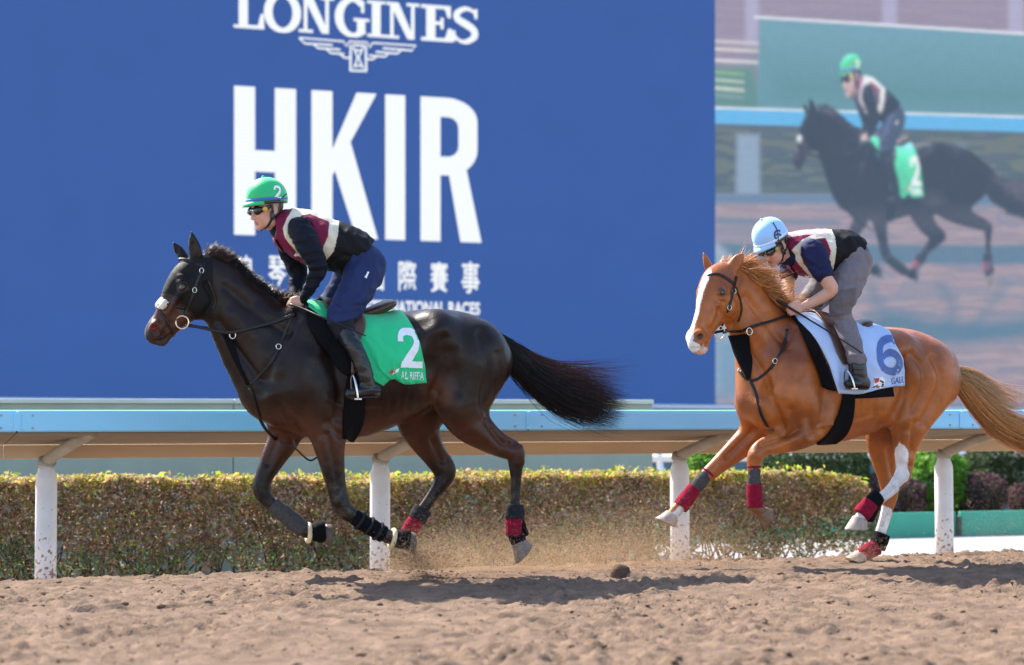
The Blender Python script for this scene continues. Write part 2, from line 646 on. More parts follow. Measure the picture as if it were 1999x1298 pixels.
def build_rail():
    root = tag(empty('running_rail', RAIL), 'long running rail with sky blue top on white posts', 'rail')
    ze = EYE
    x0, x1 = -9.0, 12.0
    seams = np.arange(x0, x1 + 0.1, 3.5)

    def strip(name, prof, m, a, b):
        prof = np.array(prof)
        v = np.vstack([np.column_stack([np.full(len(prof), a), prof]), np.column_stack([np.full(len(prof), b), prof])])
        n = len(prof)
        f = [(i, i + n, (i + 1) % n + n, (i + 1) % n) for i in range(n)] + [tuple(range(n)), tuple(range(2 * n - 1, n - 1, -1))]
        return add_mesh(name, v, f, m, root, smooth=False)
    for a, b in zip(seams[:-1], seams[1:]):
        b -= 0.006
        bevel(strip('top_panel', [(-0.80, ze - 0.004), (-0.805, ze - 0.02), (-0.805, ze - 0.138), (-0.79, ze - 0.145), (0.14, ze - 0.145), (0.14, ze - 0.06), (-0.05, ze - 0.015), (-0.45, ze - 0.001)], M_SKY, a, b), 0.006)
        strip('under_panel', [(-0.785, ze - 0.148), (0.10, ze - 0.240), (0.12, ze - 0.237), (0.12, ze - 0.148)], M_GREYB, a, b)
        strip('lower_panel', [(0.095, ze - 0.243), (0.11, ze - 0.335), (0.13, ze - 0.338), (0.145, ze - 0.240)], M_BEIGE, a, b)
        add_mesh('joint_cover', *box((b + 0.003, -0.809, ze - 0.075), (0.022, 0.003, 0.060)), M_SKY, root, smooth=False)
        for dx in (-0.10, 0.10):
            for dz in (-0.035, -0.115):
                add_mesh('bolt', *loft([(b + dx, -0.803, ze + dz, .008, .008), (b + dx, -0.811, ze + dz, .008, .008), (b + dx, -0.8125, ze + dz, .004, .004)], 8, lat=(0, 0, 1), sub=1), M_PIPE, root)
    posts = [(90, 1125), (742, 1110), (1327, 1095), (1843, 1075)]
    sleeve = arm = None
    P0 = None
    xs = [RAIL.P(p[0], 1000, 0)[0] for p in posts]
    step = (xs[-1] - xs[0]) / 3
    for k, x in enumerate(xs + [xs[0] - step, xs[-1] + step, xs[-1] + 2 * step]):
        if k == 0:
            R = 0.073
            prof = [(-0.45, R), (0.25, R), (0.505, R), (0.53, R * 0.97), (0.565, R * 0.80), (0.60, R * 0.70)]
            v, f = loft([(0, 0, z, r, r) for z, r in prof], 20, sub=1)
            r = np.random.default_rng(4)
            v[:, :2] *= 1 + 0.025 * vnoise3(v, 0.09, 9)[:, None]
            sleeve = (v, f)
            arm = loft([(0, 0, 0.56, 0.044, 0.044), (0, 0, 0.60, 0.044, 0.044), (0.012, -0.03, 0.640, 0.042, 0.042), (0.09, -0.22, 0.715, 0.040, 0.040), (0.21, -0.52, 0.815, 0.040, 0.040), (0.235, -0.59, 0.838, 0.040, 0.040)], 16)
            post = add_mesh('post', *sleeve, M_WHITE, root)
            a = add_mesh('arm', *arm, M_PIPE, post)
            cl = add_mesh('clamp', *loft([(0, 0, 0.60, 0.062, 0.062), (0, 0, 0.615, 0.064, 0.064), (0.005, -0.01, 0.632, 0.062, 0.062)], 16, sub=1), M_PIPE, post)
            post.location = (x, 0, 0)
            P0 = (post, a, cl)
        else:
            post = P0[0].copy(); COL.objects.link(post); post.location = (x, 0, 0)
            for c in P0[1:]:
                c2 = c.copy(); COL.objects.link(c2); c2.parent = post


build_rail()


# ------------------------------------------------------------------ foliage
M_LEAF = mat('leaf', attr=True, rough=0.6, trans=0.5, spec=0.3)
M_TWIG = mat('twig', (0.075, 0.05, 0.035), 0.9, nscale=20, namt=0.3)


def leaf_mesh(name, pos, size, cols, parent, seed, flat=0.0):
    r = np.random.default_rng(seed)
    n = len(pos)
    a = r.normal(size=(n, 3)); a[:, 2] *= 0.7; a /= np.linalg.norm(a, axis=1)[:, None]
    b = np.cross(a, r.normal(size=(n, 3))); b /= np.linalg.norm(b, axis=1)[:, None]
    c = np.cross(a, b)
    s = (size * r.uniform(0.5, 1.6, n))[:, None]
    w = s * r.uniform(0.35, 0.6, n)[:, None]
    v = np.stack([pos - a * s * 0.5, pos + b * w * 0.5 + c * s * 0.08, pos + a * s * 0.5, pos - b * w * 0.5 + c * s * 0.08], 1).reshape(-1, 3)
    f = np.arange(4 * n).reshape(n, 4)
    return add_mesh(name, v, f, M_LEAF, parent, smooth=False, cols=np.repeat(cols, 4, 0))


def twigs(name, n, sampler, parent, seed, rad=0.004):
    r = np.random.default_rng(seed)
    parts = []
    for _ in range(n):
        p, top = sampler(r)
        k = 5
        t = np.linspace(0, 1, k)[:, None]
        pts = p * (1 - t) + top * t + np.vstack([np.zeros((1, 3)), r.normal(size=(k - 1, 3)) * 0.03])
        parts.append(loft(np.column_stack([pts, np.linspace(rad, rad * 0.3, k), np.linspace(rad, rad * 0.3, k)]), 4, sub=1, lat=(0.3, 1, 0.1)))
    return add_mesh(name, *join(parts), M_TWIG, parent)


def pick(r, n, pal, wts):
    pal = np.array(pal); i = r.choice(len(pal), n, p=np.array(wts) / sum(wts))
    return pal[i] * r.uniform(0.65, 1.3, (n, 1))


def build_hedge():
    H = Frame(0.0, 4.05)
    xe = H.P(1690, 1000, 0)[0]
    root = tag(empty('hedge', H), 'clipped brown and yellow green hedge behind the running rail', 'hedge')
    r = np.random.default_rng(31)
    x0, zt, zb, D = -6.2, H.P(300, 936, 0.22)[2], -0.34, 0.24
    n = 128000
    x = r.uniform(x0, xe, n)
    # dense skin at the top and the near face, thinner inside and low down
    u = r.random(n)
    zz0 = r.random(n) ** 0.72
    y = np.where(u < 0.72, -D + np.abs(r.normal(0, 0.06, n)) + 0.20 * vnoise2(x, zz0 * 0.7 + 3, 0.17, 8), r.uniform(-D, D, n))
    top = r.random(n) < 0.2
    hz = zt - zb
    zz = np.where(top, 1 - np.abs(r.normal(0, 0.035, n)), zz0)
    y = np.where(top, r.uniform(-D, D, n), y)
    gap = vnoise2(x, zz * hz, 0.16, 77) + 0.6 * vnoise2(x, zz * hz, 0.07, 78)
    keep = (gap + zz * 1.25 > -0.06) | top
    # right end rounds off
    e = np.clip((x - (xe - 0.75)) / 0.75, 0, 1)
    ztop = zt + 0.055 * vnoise2(x, y, 0.4, 5) + 0.035 * vnoise2(x, y, 0.12, 6) - 0.17 * e ** 2.2
    z = zb + zz * (ztop - zb)
    keep &= (x < xe - 0.25 * np.clip((zz - 0.75) / 0.25, 0, 1) ** 2 - 0.5 * np.clip(0.35 - zz, 0, 1) + 0.05 * r.random(n))
    fr_up = np.clip((zz - 0.84 + 0.10 * r.normal(size=n) * 0.6 + 0.35 * vnoise2(x, z, 0.2, 91)) / 0.14, 0, 1)
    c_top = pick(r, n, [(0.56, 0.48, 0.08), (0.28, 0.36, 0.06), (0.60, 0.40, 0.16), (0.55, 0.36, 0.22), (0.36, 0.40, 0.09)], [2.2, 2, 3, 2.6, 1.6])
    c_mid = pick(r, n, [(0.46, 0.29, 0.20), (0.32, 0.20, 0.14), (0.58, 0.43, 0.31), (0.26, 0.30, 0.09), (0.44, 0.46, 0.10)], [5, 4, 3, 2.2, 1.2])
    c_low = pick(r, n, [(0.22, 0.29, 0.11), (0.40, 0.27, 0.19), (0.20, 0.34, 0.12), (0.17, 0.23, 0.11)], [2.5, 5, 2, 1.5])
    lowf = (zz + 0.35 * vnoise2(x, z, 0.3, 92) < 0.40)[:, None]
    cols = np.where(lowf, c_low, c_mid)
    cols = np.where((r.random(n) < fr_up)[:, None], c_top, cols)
    pos = np.stack([x, y, z], -1)[keep]
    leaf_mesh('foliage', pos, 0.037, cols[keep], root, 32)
    n2 = 1500
    xs = r.uniform(x0, xe, n2)
    pos = np.stack([xs, r.uniform(-D, D, n2), zt + 0.03 * r.random(n2) ** 2 + 0.04 * r.random(n2) * (vnoise2(xs, xs * 0, 0.12, 3) > 0.22) - 0.17 * np.clip((xs - (xe - 0.75)) / 0.75, 0, 1) ** 2.2], -1)
    leaf_mesh('new_shoots', pos, 0.045, pick(r, n2, [(0.55, 0.50, 0.08), (0.34, 0.44, 0.06), (0.62, 0.42, 0.16)], [2, 2, 1]), root, 33)

    def smp(r):
        x = r.uniform(x0, xe - 0.5)
        return np.array([x, r.uniform(-0.1, 0.1), zb]), np.array([x + r.normal() * 0.28, r.uniform(-D, D), r.uniform(zb + 0.25, zt - 0.08)])
    twigs('stems', 520, smp, root, 34, 0.008)


build_hedge()


def build_bush(name, label, q, px0, px1, py0, py1, pal, wts, n, leaf, seed, depth=0.5, roundness=2.6, group=None):
    fr = Frame(0.0, q)
    a, b = fr.P(px0, py1, 0), fr.P(px1, py0, 0)
    cx, cz = (a[0] + b[0]) / 2, (a[2] + b[2]) / 2
    rx, rz, ry = abs(b[0] - a[0]) / 2, abs(b[2] - a[2]) / 2, depth
    fr2 = Frame(cx, q)
    root = tag(empty(name, fr2), label, 'bush', group)
    r = np.random.default_rng(seed)
    d = r.normal(size=(n, 3)); d /= (np.abs(d) ** roundness).sum(1)[:, None] ** (1 / roundness)
    rad = 1 - np.abs(r.normal(0, 0.10, n))
    pos = d * rad[:, None] * [rx, ry, rz]
    pos *= (1 + 0.22 * vnoise3(pos + 20, 0.22, seed))[:, None]
    pos[:, 2] += cz
    leaf_mesh('crown', pos, leaf, pick(r, n, pal, wts), root, seed + 1)
    zb = -0.42

    def smp(r):
        return np.array([r.normal() * rx * 0.25, r.normal() * ry * 0.25, zb]), np.array([r.uniform(-rx, rx) * 0.7, r.uniform(-ry, ry) * 0.7, cz + rz * 0.6])
    twigs('trunk', 26, smp, root, seed + 2, 0.016)


G_DARK = ([(0.05, 0.10, 0.035), (0.035, 0.075, 0.03), (0.09, 0.14, 0.05), (0.12, 0.10, 0.05)], [3, 3, 2, 1])
G_BRIGHT = ([(0.12, 0.30, 0.03), (0.08, 0.22, 0.03), (0.20, 0.38, 0.05)], [3, 2, 2])
G_PURP = ([(0.12, 0.06, 0.075), (0.09, 0.05, 0.055), (0.16, 0.10, 0.10), (0.10, 0.10, 0.06)], [3, 3, 1, 1])
build_bush('dark_bush', 'dark green clipped bush above the brown hedge end', 8.6, 1500, 1680, 862, 960, *G_DARK, 9000, 0.045, 41)
build_bush('purple_bush', 'small purple brown bush directly behind the hind legs of the chestnut horse', 8.3, 1680, 1790, 925, 1012, *G_PURP, 5000, 0.04, 44)
build_bush('bright_bush', 'bright green leafy bush left of the rightmost post', 8.4, 1768, 1868, 868, 1006, *G_BRIGHT, 5200, 0.06, 47)
build_bush('purple_bush', 'low purple brown bush right of the rightmost post', 8.2, 1850, 1945, 922, 1002, *G_PURP, 5000, 0.04, 50)
build_bush('dark_bush', 'tall dark green bush at the right edge under the rail', 9.0, 1895, 2110, 850, 965, *G_DARK, 12000, 0.045, 53)
build_bush('yellow_bush', 'small yellow green bush beside the low purple bush', 8.05, 1928, 1958, 940, 1000, [(0.30, 0.40, 0.05), (0.20, 0.34, 0.04)], [1, 1], 900, 0.045, 56, depth=0.12)
build_bush('bright_bush', 'small bright green bush just right of the third post', 7.4, 1340, 1400, 880, 960, *G_BRIGHT, 2000, 0.05, 59, depth=0.25)
build_bush('purple_bush', 'purple brown bush cut by the right edge of the picture', 8.3, 1975, 2080, 940, 1005, *G_PURP, 3500, 0.04, 62, depth=0.3)


# ------------------------------------------------------------------ walls and barriers
def fbox(fr, name, x0, x1, y0, y1, z0, z1, m, parent=None, bev=0.006):
    v, f = box(((x0 + x1) / 2, (y0 + y1) / 2, (z0 + z1) / 2), (abs(x1 - x0) / 2, abs(y1 - y0) / 2, abs(z1 - z0) / 2))
    o = add_mesh(name, v, f, m, parent, None if parent else fr, smooth=False)
    return bevel(o, bev) if bev else o


def build_walls():
    W = Frame(0.0, 5.6)
    xe = W.P(1275, 900, 0)[0]
    zt = W.P(600, 779, 0)[2]
    root = tag(empty('low_wall', W), 'pale sage green wall behind the hedge, ending beside the third post', 'wall')
    M_SAGE = mat('sage_paint', (0.34, 0.42, 0.35), 0.8, nscale=2.5, namt=0.10, bump=0.1, stretch=(1.5, 1, 0.25))
    M_COPE = mat('coping', (0.56, 0.62, 0.56), 0.7, nscale=4, namt=0.08)
    xs = np.linspace(xe - 14, xe, 8)
    for a, b in zip(xs[:-1], xs[1:]):
        fbox(W, 'wall_panel', a + 0.003, b - 0.003, 0, 0.35, -0.44, zt - 0.042, M_SAGE, root)
        fbox(W, 'coping', a + 0.002, b - 0.002, -0.03, 0.38, zt - 0.040, zt, M_COPE, root)
    G = Frame(0.0, 7.3)
    zt = G.P(1800, 1000, 0)[2]
    root = tag(empty('green_barrier', G), 'low emerald green board barrier behind the rightmost post', 'barrier')
    M_EM = mat('emerald', (0.045, 0.33, 0.22), 0.6, nscale=3, namt=0.12)
    x = G.P(1282, 1000, 0)[0]
    for k in range(6):
        fbox(G, 'board', x, x + 1.75, 0, 0.05, -0.42, zt, M_EM, root)
        if k: fbox(G, 'post', x - 0.055, x - 0.005, -0.04, 0.05, -0.42, zt - 0.05, mat('dark_post', (0.06, 0.07, 0.05), 0.8), root)
        x += 1.81
    B = Frame(0.0, 12.5)
    root = tag(empty('teal_fence', B), 'dark teal panel fence far behind the bushes', 'fence')
    M_TEAL = mat('teal_panel', (0.06, 0.13, 0.17), 0.6, nscale=2, namt=0.15)
    x = B.P(1240, 900, 0)[0]
    zt = B.P(1700, 868, 0)[2]
    for k in range(8):
        fbox(B, 'panel', x, x + 1.95, 0, 0.06, -0.44, zt, M_TEAL, root)
        x += 2.0
    R = Frame(0.0, 10.4)
    root = tag(empty('white_rail', R), 'white tubular rail on slanted legs behind the bushes', 'rail')
    xa, xb = R.P(1262, 890, 0)[0], R.P(2150, 890, 0)[0]
    zc = R.P(1700, 891, 0)[2]
    M_W2 = mat('white_tube', (0.8, 0.8, 0.82), 0.45)
    add_mesh('tube', *loft([(xa, 0, zc, 0.045, 0.045), (xb, 0, zc, 0.045, 0.045)], 12, sub=1), M_W2, root)
    for px in (1292, 1660, 1875, 2060):
        xx = R.P(px, 890, 0)[0]
        add_mesh('leg', *loft([(xx - 0.06, 0.0, zc + 0.10, 0.04, 0.04), (xx + 0.14, 0, -0.44, 0.04, 0.04)], 10, sub=1), M_W2, root)


build_walls()

# ------------------------------------------------------------------ the big screen
SC = Frame(0.0, 21.0)


def screen_mat(name, col=None, attr=False, var=0.0):
    m = bpy.data.materials.new(name)
    m.use_nodes = True
    nt = m.node_tree
    b = nt.nodes['Principled BSDF']
    b.inputs['Base Color'].default_value = (0.012, 0.012, 0.014, 1)
    b.inputs['Roughness'].default_value = 0.6
    b.inputs['Specular IOR Level'].default_value = 0.2
    tc = nt.nodes.new('ShaderNodeTexCoord')
    sep = nt.nodes.new('ShaderNodeSeparateXYZ')
    nt.links.new(tc.outputs['Object'], sep.inputs[0])
    mu = nt.nodes.new('ShaderNodeMath'); mu.operation = 'MULTIPLY'; mu.inputs[1].default_value = 2 * math.pi / 0.062
    nt.links.new(sep.outputs[2], mu.inputs[0])
    sn = nt.nodes.new('ShaderNodeMath'); sn.operation = 'SINE'
    nt.links.new(mu.outputs[0], sn.inputs[0])
    mr = nt.nodes.new('ShaderNodeMapRange')
    mr.inputs[1].default_value = -1; mr.inputs[2].default_value = 1
    mr.inputs[3].default_value = 0.86; mr.inputs[4].default_value = 1.13
    nt.links.new(sn.outputs[0], mr.inputs[0])
    mx = nt.nodes.new('ShaderNodeMixRGB'); mx.blend_type = 'MULTIPLY'; mx.inputs[0].default_value = 1
    if attr:
        a = nt.nodes.new('ShaderNodeAttribute'); a.attribute_name = 'Col'
        nt.links.new(a.outputs['Color'], mx.inputs[1])
    else:
        mx.inputs[1].default_value = (*col, 1)
    nt.links.new(mr.outputs[0], mx.inputs[2])
    src = mx.outputs[0]
    if var:
        n = nt.nodes.new('ShaderNodeTexNoise'); n.inputs['Scale'].default_value = 1.1; n.inputs['Detail'].default_value = 3
        nt.links.new(tc.outputs['Object'], n.inputs['Vector'])
        r = nt.nodes.new('ShaderNodeMapRange'); r.inputs[1].default_value = .3; r.inputs[2].default_value = .7
        r.inputs[3].default_value = 1 - var; r.inputs[4].default_value = 1 + var
        nt.links.new(n.outputs[0], r.inputs[0])
        m2 = nt.nodes.new('ShaderNodeMixRGB'); m2.blend_type = 'MULTIPLY'; m2.inputs[0].default_value = 1
        nt.links.new(src, m2.inputs[1]); nt.links.new(r.outputs[0], m2.inputs[2])
        src = m2.outputs[0]
    nt.links.new(src, b.inputs['Emission Color'])
    b.inputs['Emission Strength'].default_value = ESC
    return m


M_SBLUE = screen_mat('screen_blue', srgb(50, 88, 160), var=0.03)
M_SWHITE = screen_mat('screen_white', (0.93, 0.97, 1.0))
M_SVID = screen_mat('screen_video', attr=True)
M_FRAME = mat('screen_frame', (0.72, 0.74, 0.80), 0.5)


def text_mesh(body, bold=0.0, spacing=1.0):
    c = bpy.data.curves.new('t', 'FONT')
    c.body = body
    c.offset = bold
    c.space_character = spacing
    c.resolution_u = 4
    o = bpy.data.objects.new('t', c)
    COL.objects.link(o)
    bpy.context.view_layer.update()
    me = bpy.data.meshes.new_from_object(o.evaluated_get(bpy.context.evaluated_depsgraph_get()))
    bpy.data.objects.remove(o)
    bm = bmesh.new(); bm.from_mesh(me); bpy.data.meshes.remove(me)
    bmesh.ops.remove_doubles(bm, verts=bm.verts, dist=1e-5)
    v = np.array([p.co[:2] for p in bm.verts]); f = [[q.index for q in p.verts] for p in bm.faces]
    bm.free()
    v = v - v.min(0)
    return v / v.max(0), f


def stroke(pts, widths):
    p = np.asarray(pts, float); w = np.asarray(widths, float)
    if w.ndim == 0: w = np.full(len(p), float(w))
    t = np.gradient(p, axis=0); t /= np.linalg.norm(t, axis=1)[:, None]
    n = np.stack([-t[:, 1], t[:, 0]], -1)
    a, b = p + n * w[:, None] / 2, p - n * w[:, None] / 2
    return [np.array([a[i], a[i + 1], b[i + 1], b[i]]) for i in range(len(p) - 1)]


def arc(cx, cy, rx, ry, a0, a1, n=20):
    t = np.radians(np.linspace(a0, a1, n))
    return np.stack([cx + rx * np.cos(t), cy + ry * np.sin(t)], -1)


def flat_glyph(name, polys, m, parent, off=0.03):
    """outlines in picture points laid on the screen face, a hair in front of it"""
    V, F = [], []
    for i, q in enumerate(polys):
        n = len(V)
        for a in q:
            V.append(SC.P(a[0], a[1], off + 0.0015 * (i % 9)))
        F.append(tuple(range(n, n + len(q))))
    return add_mesh(name, np.array(V), F, m, parent, smooth=False)


VID = {}


def build_screen():
    root = tag(empty('big_screen', SC), 'huge outdoor screen with white lettering on blue and a live race picture', 'screen')
    yb = lambda px: 776 + (px) * 14 / 1397
    # blue half
    q = [SC.P(-500, -300), SC.P(1394, -300), SC.P(1399, yb(1399)), SC.P(-500, yb(-500))]
    add_mesh('blue_display', np.array(q), [(0, 3, 2, 1)], M_SBLUE, root, smooth=False)
    # cabinet behind
    a, b = SC.P(-520, -320), SC.P(2400, yb(2400) + 2)
    fbox(SC, 'cabinet', a[0], b[0], 0.02, 0.6, -0.3, a[2], mat('cabinet', (0.40, 0.42, 0.48), 0.7), root, 0)
    pts = [SC.P(x, yb(x) + d, 0.05 if k else 0.05) for x in (-500, 1390) for k, d in ((0, 0.5), (1, 3.5))]
    lf = [SC.P(x, yb(x) + 5, 0.03) for x in (-500, 1275, 2400)]
    add_mesh('bottom_frame', *loft([(*p, 0.042, 0.05) for p in lf], 8, sub=1), M_FRAME, root)
    # HKIR
    sl = lambda x, y: y + (x - 457) * (0.0575 - (y - 168) / 290 * 0.0245)     # lines fall to the right
    S2 = lambda poly: [(x, sl(x, y)) for x, y in poly]
    t, bt = 167, 458
    H = [[(457, t), (498, t), (498, bt), (457, bt)], [(536.5, t), (578, t), (578, bt), (536.5, bt)], [(496, 291), (538, 291), (538, 333), (496, 333)]]
    K = [[(608, t), (649, t), (649, bt), (608, bt)], [(696, t), (735, t), (649, 334), (648, 284)], [(682, 258), (738, bt), (696, bt), (653, 322)]]
    I = [[(752, t), (791, t), (791, bt), (752, bt)]]
    rr = [[(821, t), (860, t), (860, bt), (821, bt)]]
    oc = np.array([(860, t)] + [tuple(p) for p in arc(872, t + 46, 60, 46, -90, 0, 9)] + [tuple(p) for p in arc(872, t + 103, 60, 54, 0, 90, 9)] + [(860, t + 157)])
    ic = np.array([(860, t + 39)] + [tuple(p) for p in arc(874, t + 61, 21, 22, -90, 0, 9)] + [tuple(p) for p in arc(874, t + 97, 21, 22, 0, 90, 9)] + [(860, t + 119)])
    n = min(len(oc), len(ic))
    bowl = [np.array([oc[i], oc[i + 1], ic[i + 1], ic[i]]) for i in range(n - 1)]
    leg = [[(876, t + 152), (910, t + 140), (940, bt), (899, bt)]]
    for nm, g in (('letter_h', H), ('letter_k', K), ('letter_i', I), ('letter_r', rr + bowl + leg)):
        flat_glyph(nm, [S2(p) for p in g], M_SWHITE, root)
    # LONGINES, serif capitals: u in points along, v up from the base line, cap height 72
    bl = lambda x, v: (x, 53.5 + (x - 455.6) * 0.068 - v * (1 - (x - 455) * 0.00006))
    C = 72.0

    def R(x0, x1, v0, v1): return np.array([(x0, v0), (x0, v1), (x1, v1), (x1, v0)])
    L = [R(466, 484, 0, C), R(456, 494, 0, 6), R(456, 496, C - 6, C), R(480, 510, 0, 7), np.array([(503, 5), (509, 30), (515, 30), (516, 0), (498, 0)])]
    O = [q for q in stroke(arc(551.5, C / 2, 28, C / 2 - 1, 0, 361, 33), 9 + 8 * np.abs(np.cos(np.radians(np.linspace(0, 361, 33)))))]
    def Nn(x):
        return [R(x + 10, x + 17, 0, C), R(x + 52, x + 59, 0, C), R(x, x + 33 - 5, 0, 6), R(x + 2, x + 22, C - 6, C), R(x + 43, x + 69, C - 6, C),
                np.array([(x + 8, C), (x + 27, C), (x + 59, 0), (x + 45, 0)])]
    def sc(polys, x0, f): return [np.column_stack([x0 + (p[:, 0] - x0) * f, p[:, 1]]) for p in polys]
    G = [q for q in stroke(arc(689, C / 2, 27, C / 2 - 1, 48, 318, 28), 8 + 9 * np.abs(np.cos(np.radians(np.linspace(48, 318, 28)))))] + \
        [R(697, 713, 4, 30), R(690, 721, 29, 35), R(705, 711, 46, C - 2)]
    Ii = [R(726, 743, 0, C), R(717, 752, 0, 6), R(717, 752, C - 6, C)]
    E = [R(832, 850, 0, C), R(822, 876, 0, 7), R(822, 874, C - 7, C), R(848, 864, 33, 40), R(860, 866, 25, 48), np.array([(868, 5), (875, 27), (882, 27), (884, 0), (860, 0)]),
         np.array([(868, C - 5), (874, C - 24), (880, C - 24), (880, C), (860, C)])]
    sp = catmull([(930, 56), (922, 66), (907, 69), (893, 60), (893, 48), (908, 39), (924, 28), (926, 14), (911, 3), (896, 5), (886, 16)], 3)
    Sg = [q for q in stroke(sp, np.interp(np.linspace(0, 1, len(sp)), [0, .1, .3, .5, .7, .9, 1], [5, 6, 12, 15, 13, 6, 5]))] + [R(926, 932, 50, 70), R(883, 889, 2, 24)]
    for nm, g in (('letter_l', L), ('letter_o', O), ('letter_n', Nn(583)), ('letter_g', G), ('letter_i', Ii), ('letter_n', sc(Nn(752), 752, 0.97)), ('letter_e', E), ('letter_s', Sg)):
        flat_glyph(nm, [[bl(x, v) for x, v in p] for p in g], M_SWHITE, root)
    # winged hourglass
    W = []
    def ln(pts, w=3.4):
        W.extend(stroke(pts, w))
    k = 1 / 3.328
    o = lambda a: [(400 + x * k, y * k) for x, y in a]
    ln(o([(612, 245), (900, 268), (920, 300), (940, 268)])); ln(o([(612, 245), (650, 282), (830, 292)])); ln(o([(708, 288), (735, 312), (880, 322)]))
    ln(o([(790, 318), (820, 345), (905, 350)])); ln(o([(880, 352), (905, 374), (945, 376)])); ln(o([(935, 268), (1055, 275), (1072, 308), (1090, 278)]))
    ln(o([(1090, 278), (1372, 296), (1345, 328), (1155, 312)])); ln(o([(1275, 326), (1250, 348), (1110, 336)])); ln(o([(1195, 346), (1170, 368), (1065, 360)])); ln(o([(1115, 366), (1090, 386), (1050, 384)]))
    ln(o([(948, 290), (945, 458)]), 4.2); ln(o([(1045, 296), (1048, 460)]), 4.2); ln(o([(942, 457), (1052, 461)]), 4.2); ln(o([(960, 292), (1040, 296)]), 4.2)
    ln(o([(965, 305), (992, 375), (968, 440)])); ln(o([(1028, 308), (998, 375), (1030, 445)])); ln(o([(970, 325), (1022, 330)])); ln(o([(972, 425), (1026, 428)]))
    flat_glyph('winged_emblem', W, M_SWHITE, root)
    # Chinese line and English line
    for ch, x, y0, y1 in (('浪', 460, 497, 556), ('琴', 524, 499, 558), ('香', 587, 502, 560), ('港', 650, 504, 563), ('國', 714, 506, 566), ('際', 778, 508, 568), ('賽', 840, 510, 570), ('事', 901, 510, 572)):
        v, f = text_mesh(ch, 0.004 if ch == '港' else 0.016)
        pts = [SC.P(x + a * 35, y1 - b * (y1 - y0) + a * 1.0, 0.03) for a, b in v]
        add_mesh('chinese_character', np.array(pts), f, M_SWHITE, root, smooth=False)
    v, f = text_mesh('LONGINES HONG KONG INTERNATIONAL RACES', 0.030)
    pts = [SC.P(455 + a * 482, 605 - b * 25 + a * 10, 0.03) for a, b in v]
    add_mesh('lettering', np.array(pts), f, M_SWHITE, root, smooth=False)

    # live picture: a grid of coloured dots
    gx = np.concatenate([np.arange(1396, 2040, 2.8), np.arange(2044, 2400, 14.0)]); gy = np.arange(-50, 789, 2.8)
    GX, GY = np.meshgrid(gx, gy, indexing='ij')
    img = np.zeros(GX.shape + (3,))

    def soft(d, b): return np.clip(0.5 - d / (2 * b), 0, 1)[..., None]

    def put(mask, col, a=1.0):
        nonlocal img
        img = img * (1 - mask * a) + np.array(srgb(*col)) * mask * a

    def poly(pts, b=3.0):
        p = np.asarray(pts, float)
        d = np.full(GX.shape, 1e9); ins = np.zeros(GX.shape, bool)
        for i in range(len(p)):
            a, c = p[i], p[(i + 1) % len(p)]
            e = c - a
            wx, wy = GX - a[0], GY - a[1]
            t = np.clip((wx * e[0] + wy * e[1]) / (e @ e + 1e-9), 0, 1)
            d = np.minimum(d, (wx - e[0] * t) ** 2 + (wy - e[1] * t) ** 2)
            cr = ((a[1] <= GY) != (c[1] <= GY)) & (GX < a[0] + (GY - a[1]) * e[0] / (e[1] if abs(e[1]) > 1e-9 else 1e-9))
            ins ^= cr
        return soft(np.where(ins, -1, 1) * np.sqrt(d), b)

    def line(pts, w, b=2.5):
        m = 0
        for i in range(len(pts) - 1):
            a, c = np.array(pts[i], float), np.array(pts[i + 1], float)
            e = c - a
            wx, wy = GX - a[0], GY - a[1]
            t = np.clip((wx * e[0] + wy * e[1]) / (e @ e + 1e-9), 0, 1)
            m = np.maximum(m, soft(np.hypot(wx - e[0] * t, wy - e[1] * t) - w / 2, b))
        return m
    hz = lambda sx, sy, seed: vnoise2(GX, GY, 1, seed) if 0 else vnoise2(GX / sx, GY / sy, 1, seed)
    put(np.ones(GX.shape + (1,)), (160, 143, 158))
    put((hz(60, 5, 1) > 0.0)[..., None] * 1.0, (148, 132, 150), 0.5)
    for a, b_ in ((1455, 1481), (1722, 1751), (1968, 1999)):
        put(poly([(a, -170), (b_, -170), (b_, 90), (a, 90)], 6), (184, 178, 205), 0.8)
    # left clutter
    put(poly([(1390, 130), (1470, 130), (1490, 215), (1390, 215)], 10), (95, 140, 125))
    for y, c in ((85, (225, 215, 215)), (100, (235, 225, 215)), (122, (240, 235, 235)), (145, (150, 190, 130)), (160, (200, 215, 190)), (176, (235, 235, 215)), (190, (140, 165, 165))):
        put(line([(1390, y - 5), (1488 - (y > 130) * 38, y)], 6, 3), c, 0.85)
    put(poly([(1483, 36), (2300, 84), (2300, 250), (1478, 214)], 3), (112, 160, 172))
    put(poly([(1500, 120), (2300, 150), (2300, 250), (1470, 218)], 60), (84, 136, 138), 0.8)
    put(line([(1474, 33), (2300, 84)], 5), (238, 238, 245))
    # below the rail
    put(poly([(1390, 240), (2300, 260), (2300, 392), (1390, 384)], 3), (86, 98, 104))
    put((hz(50, 9, 2) > 0.08)[..., None] * poly([(1390, 250), (2300, 270), (2300, 380), (1390, 370)], 6), (118, 124, 100), 0.55)
    put((hz(40, 12, 3) > 0.15)[..., None] * poly([(1390, 250), (2300, 270), (2300, 380), (1390, 370)], 6), (70, 92, 96), 0.7)
    put(poly([(1439, 262), (1482, 262), (1484, 384), (1436, 384)], 6), (150, 170, 192), 0.9)
    put(poly([(1850, 282), (1884, 282), (1886, 384), (1846, 384)], 8), (140, 160, 180), 0.6)
    put(poly([(1390, 211), (2300, 238), (2300, 266), (1390, 241)], 2.5), (98, 186, 236))
    put(line([(1390, 210), (2300, 237)], 4), (236, 242, 250))
    # track
    put(poly([(1390, 378), (2300, 384), (2300, 900), (1390, 900)], 3), (166, 146, 152))
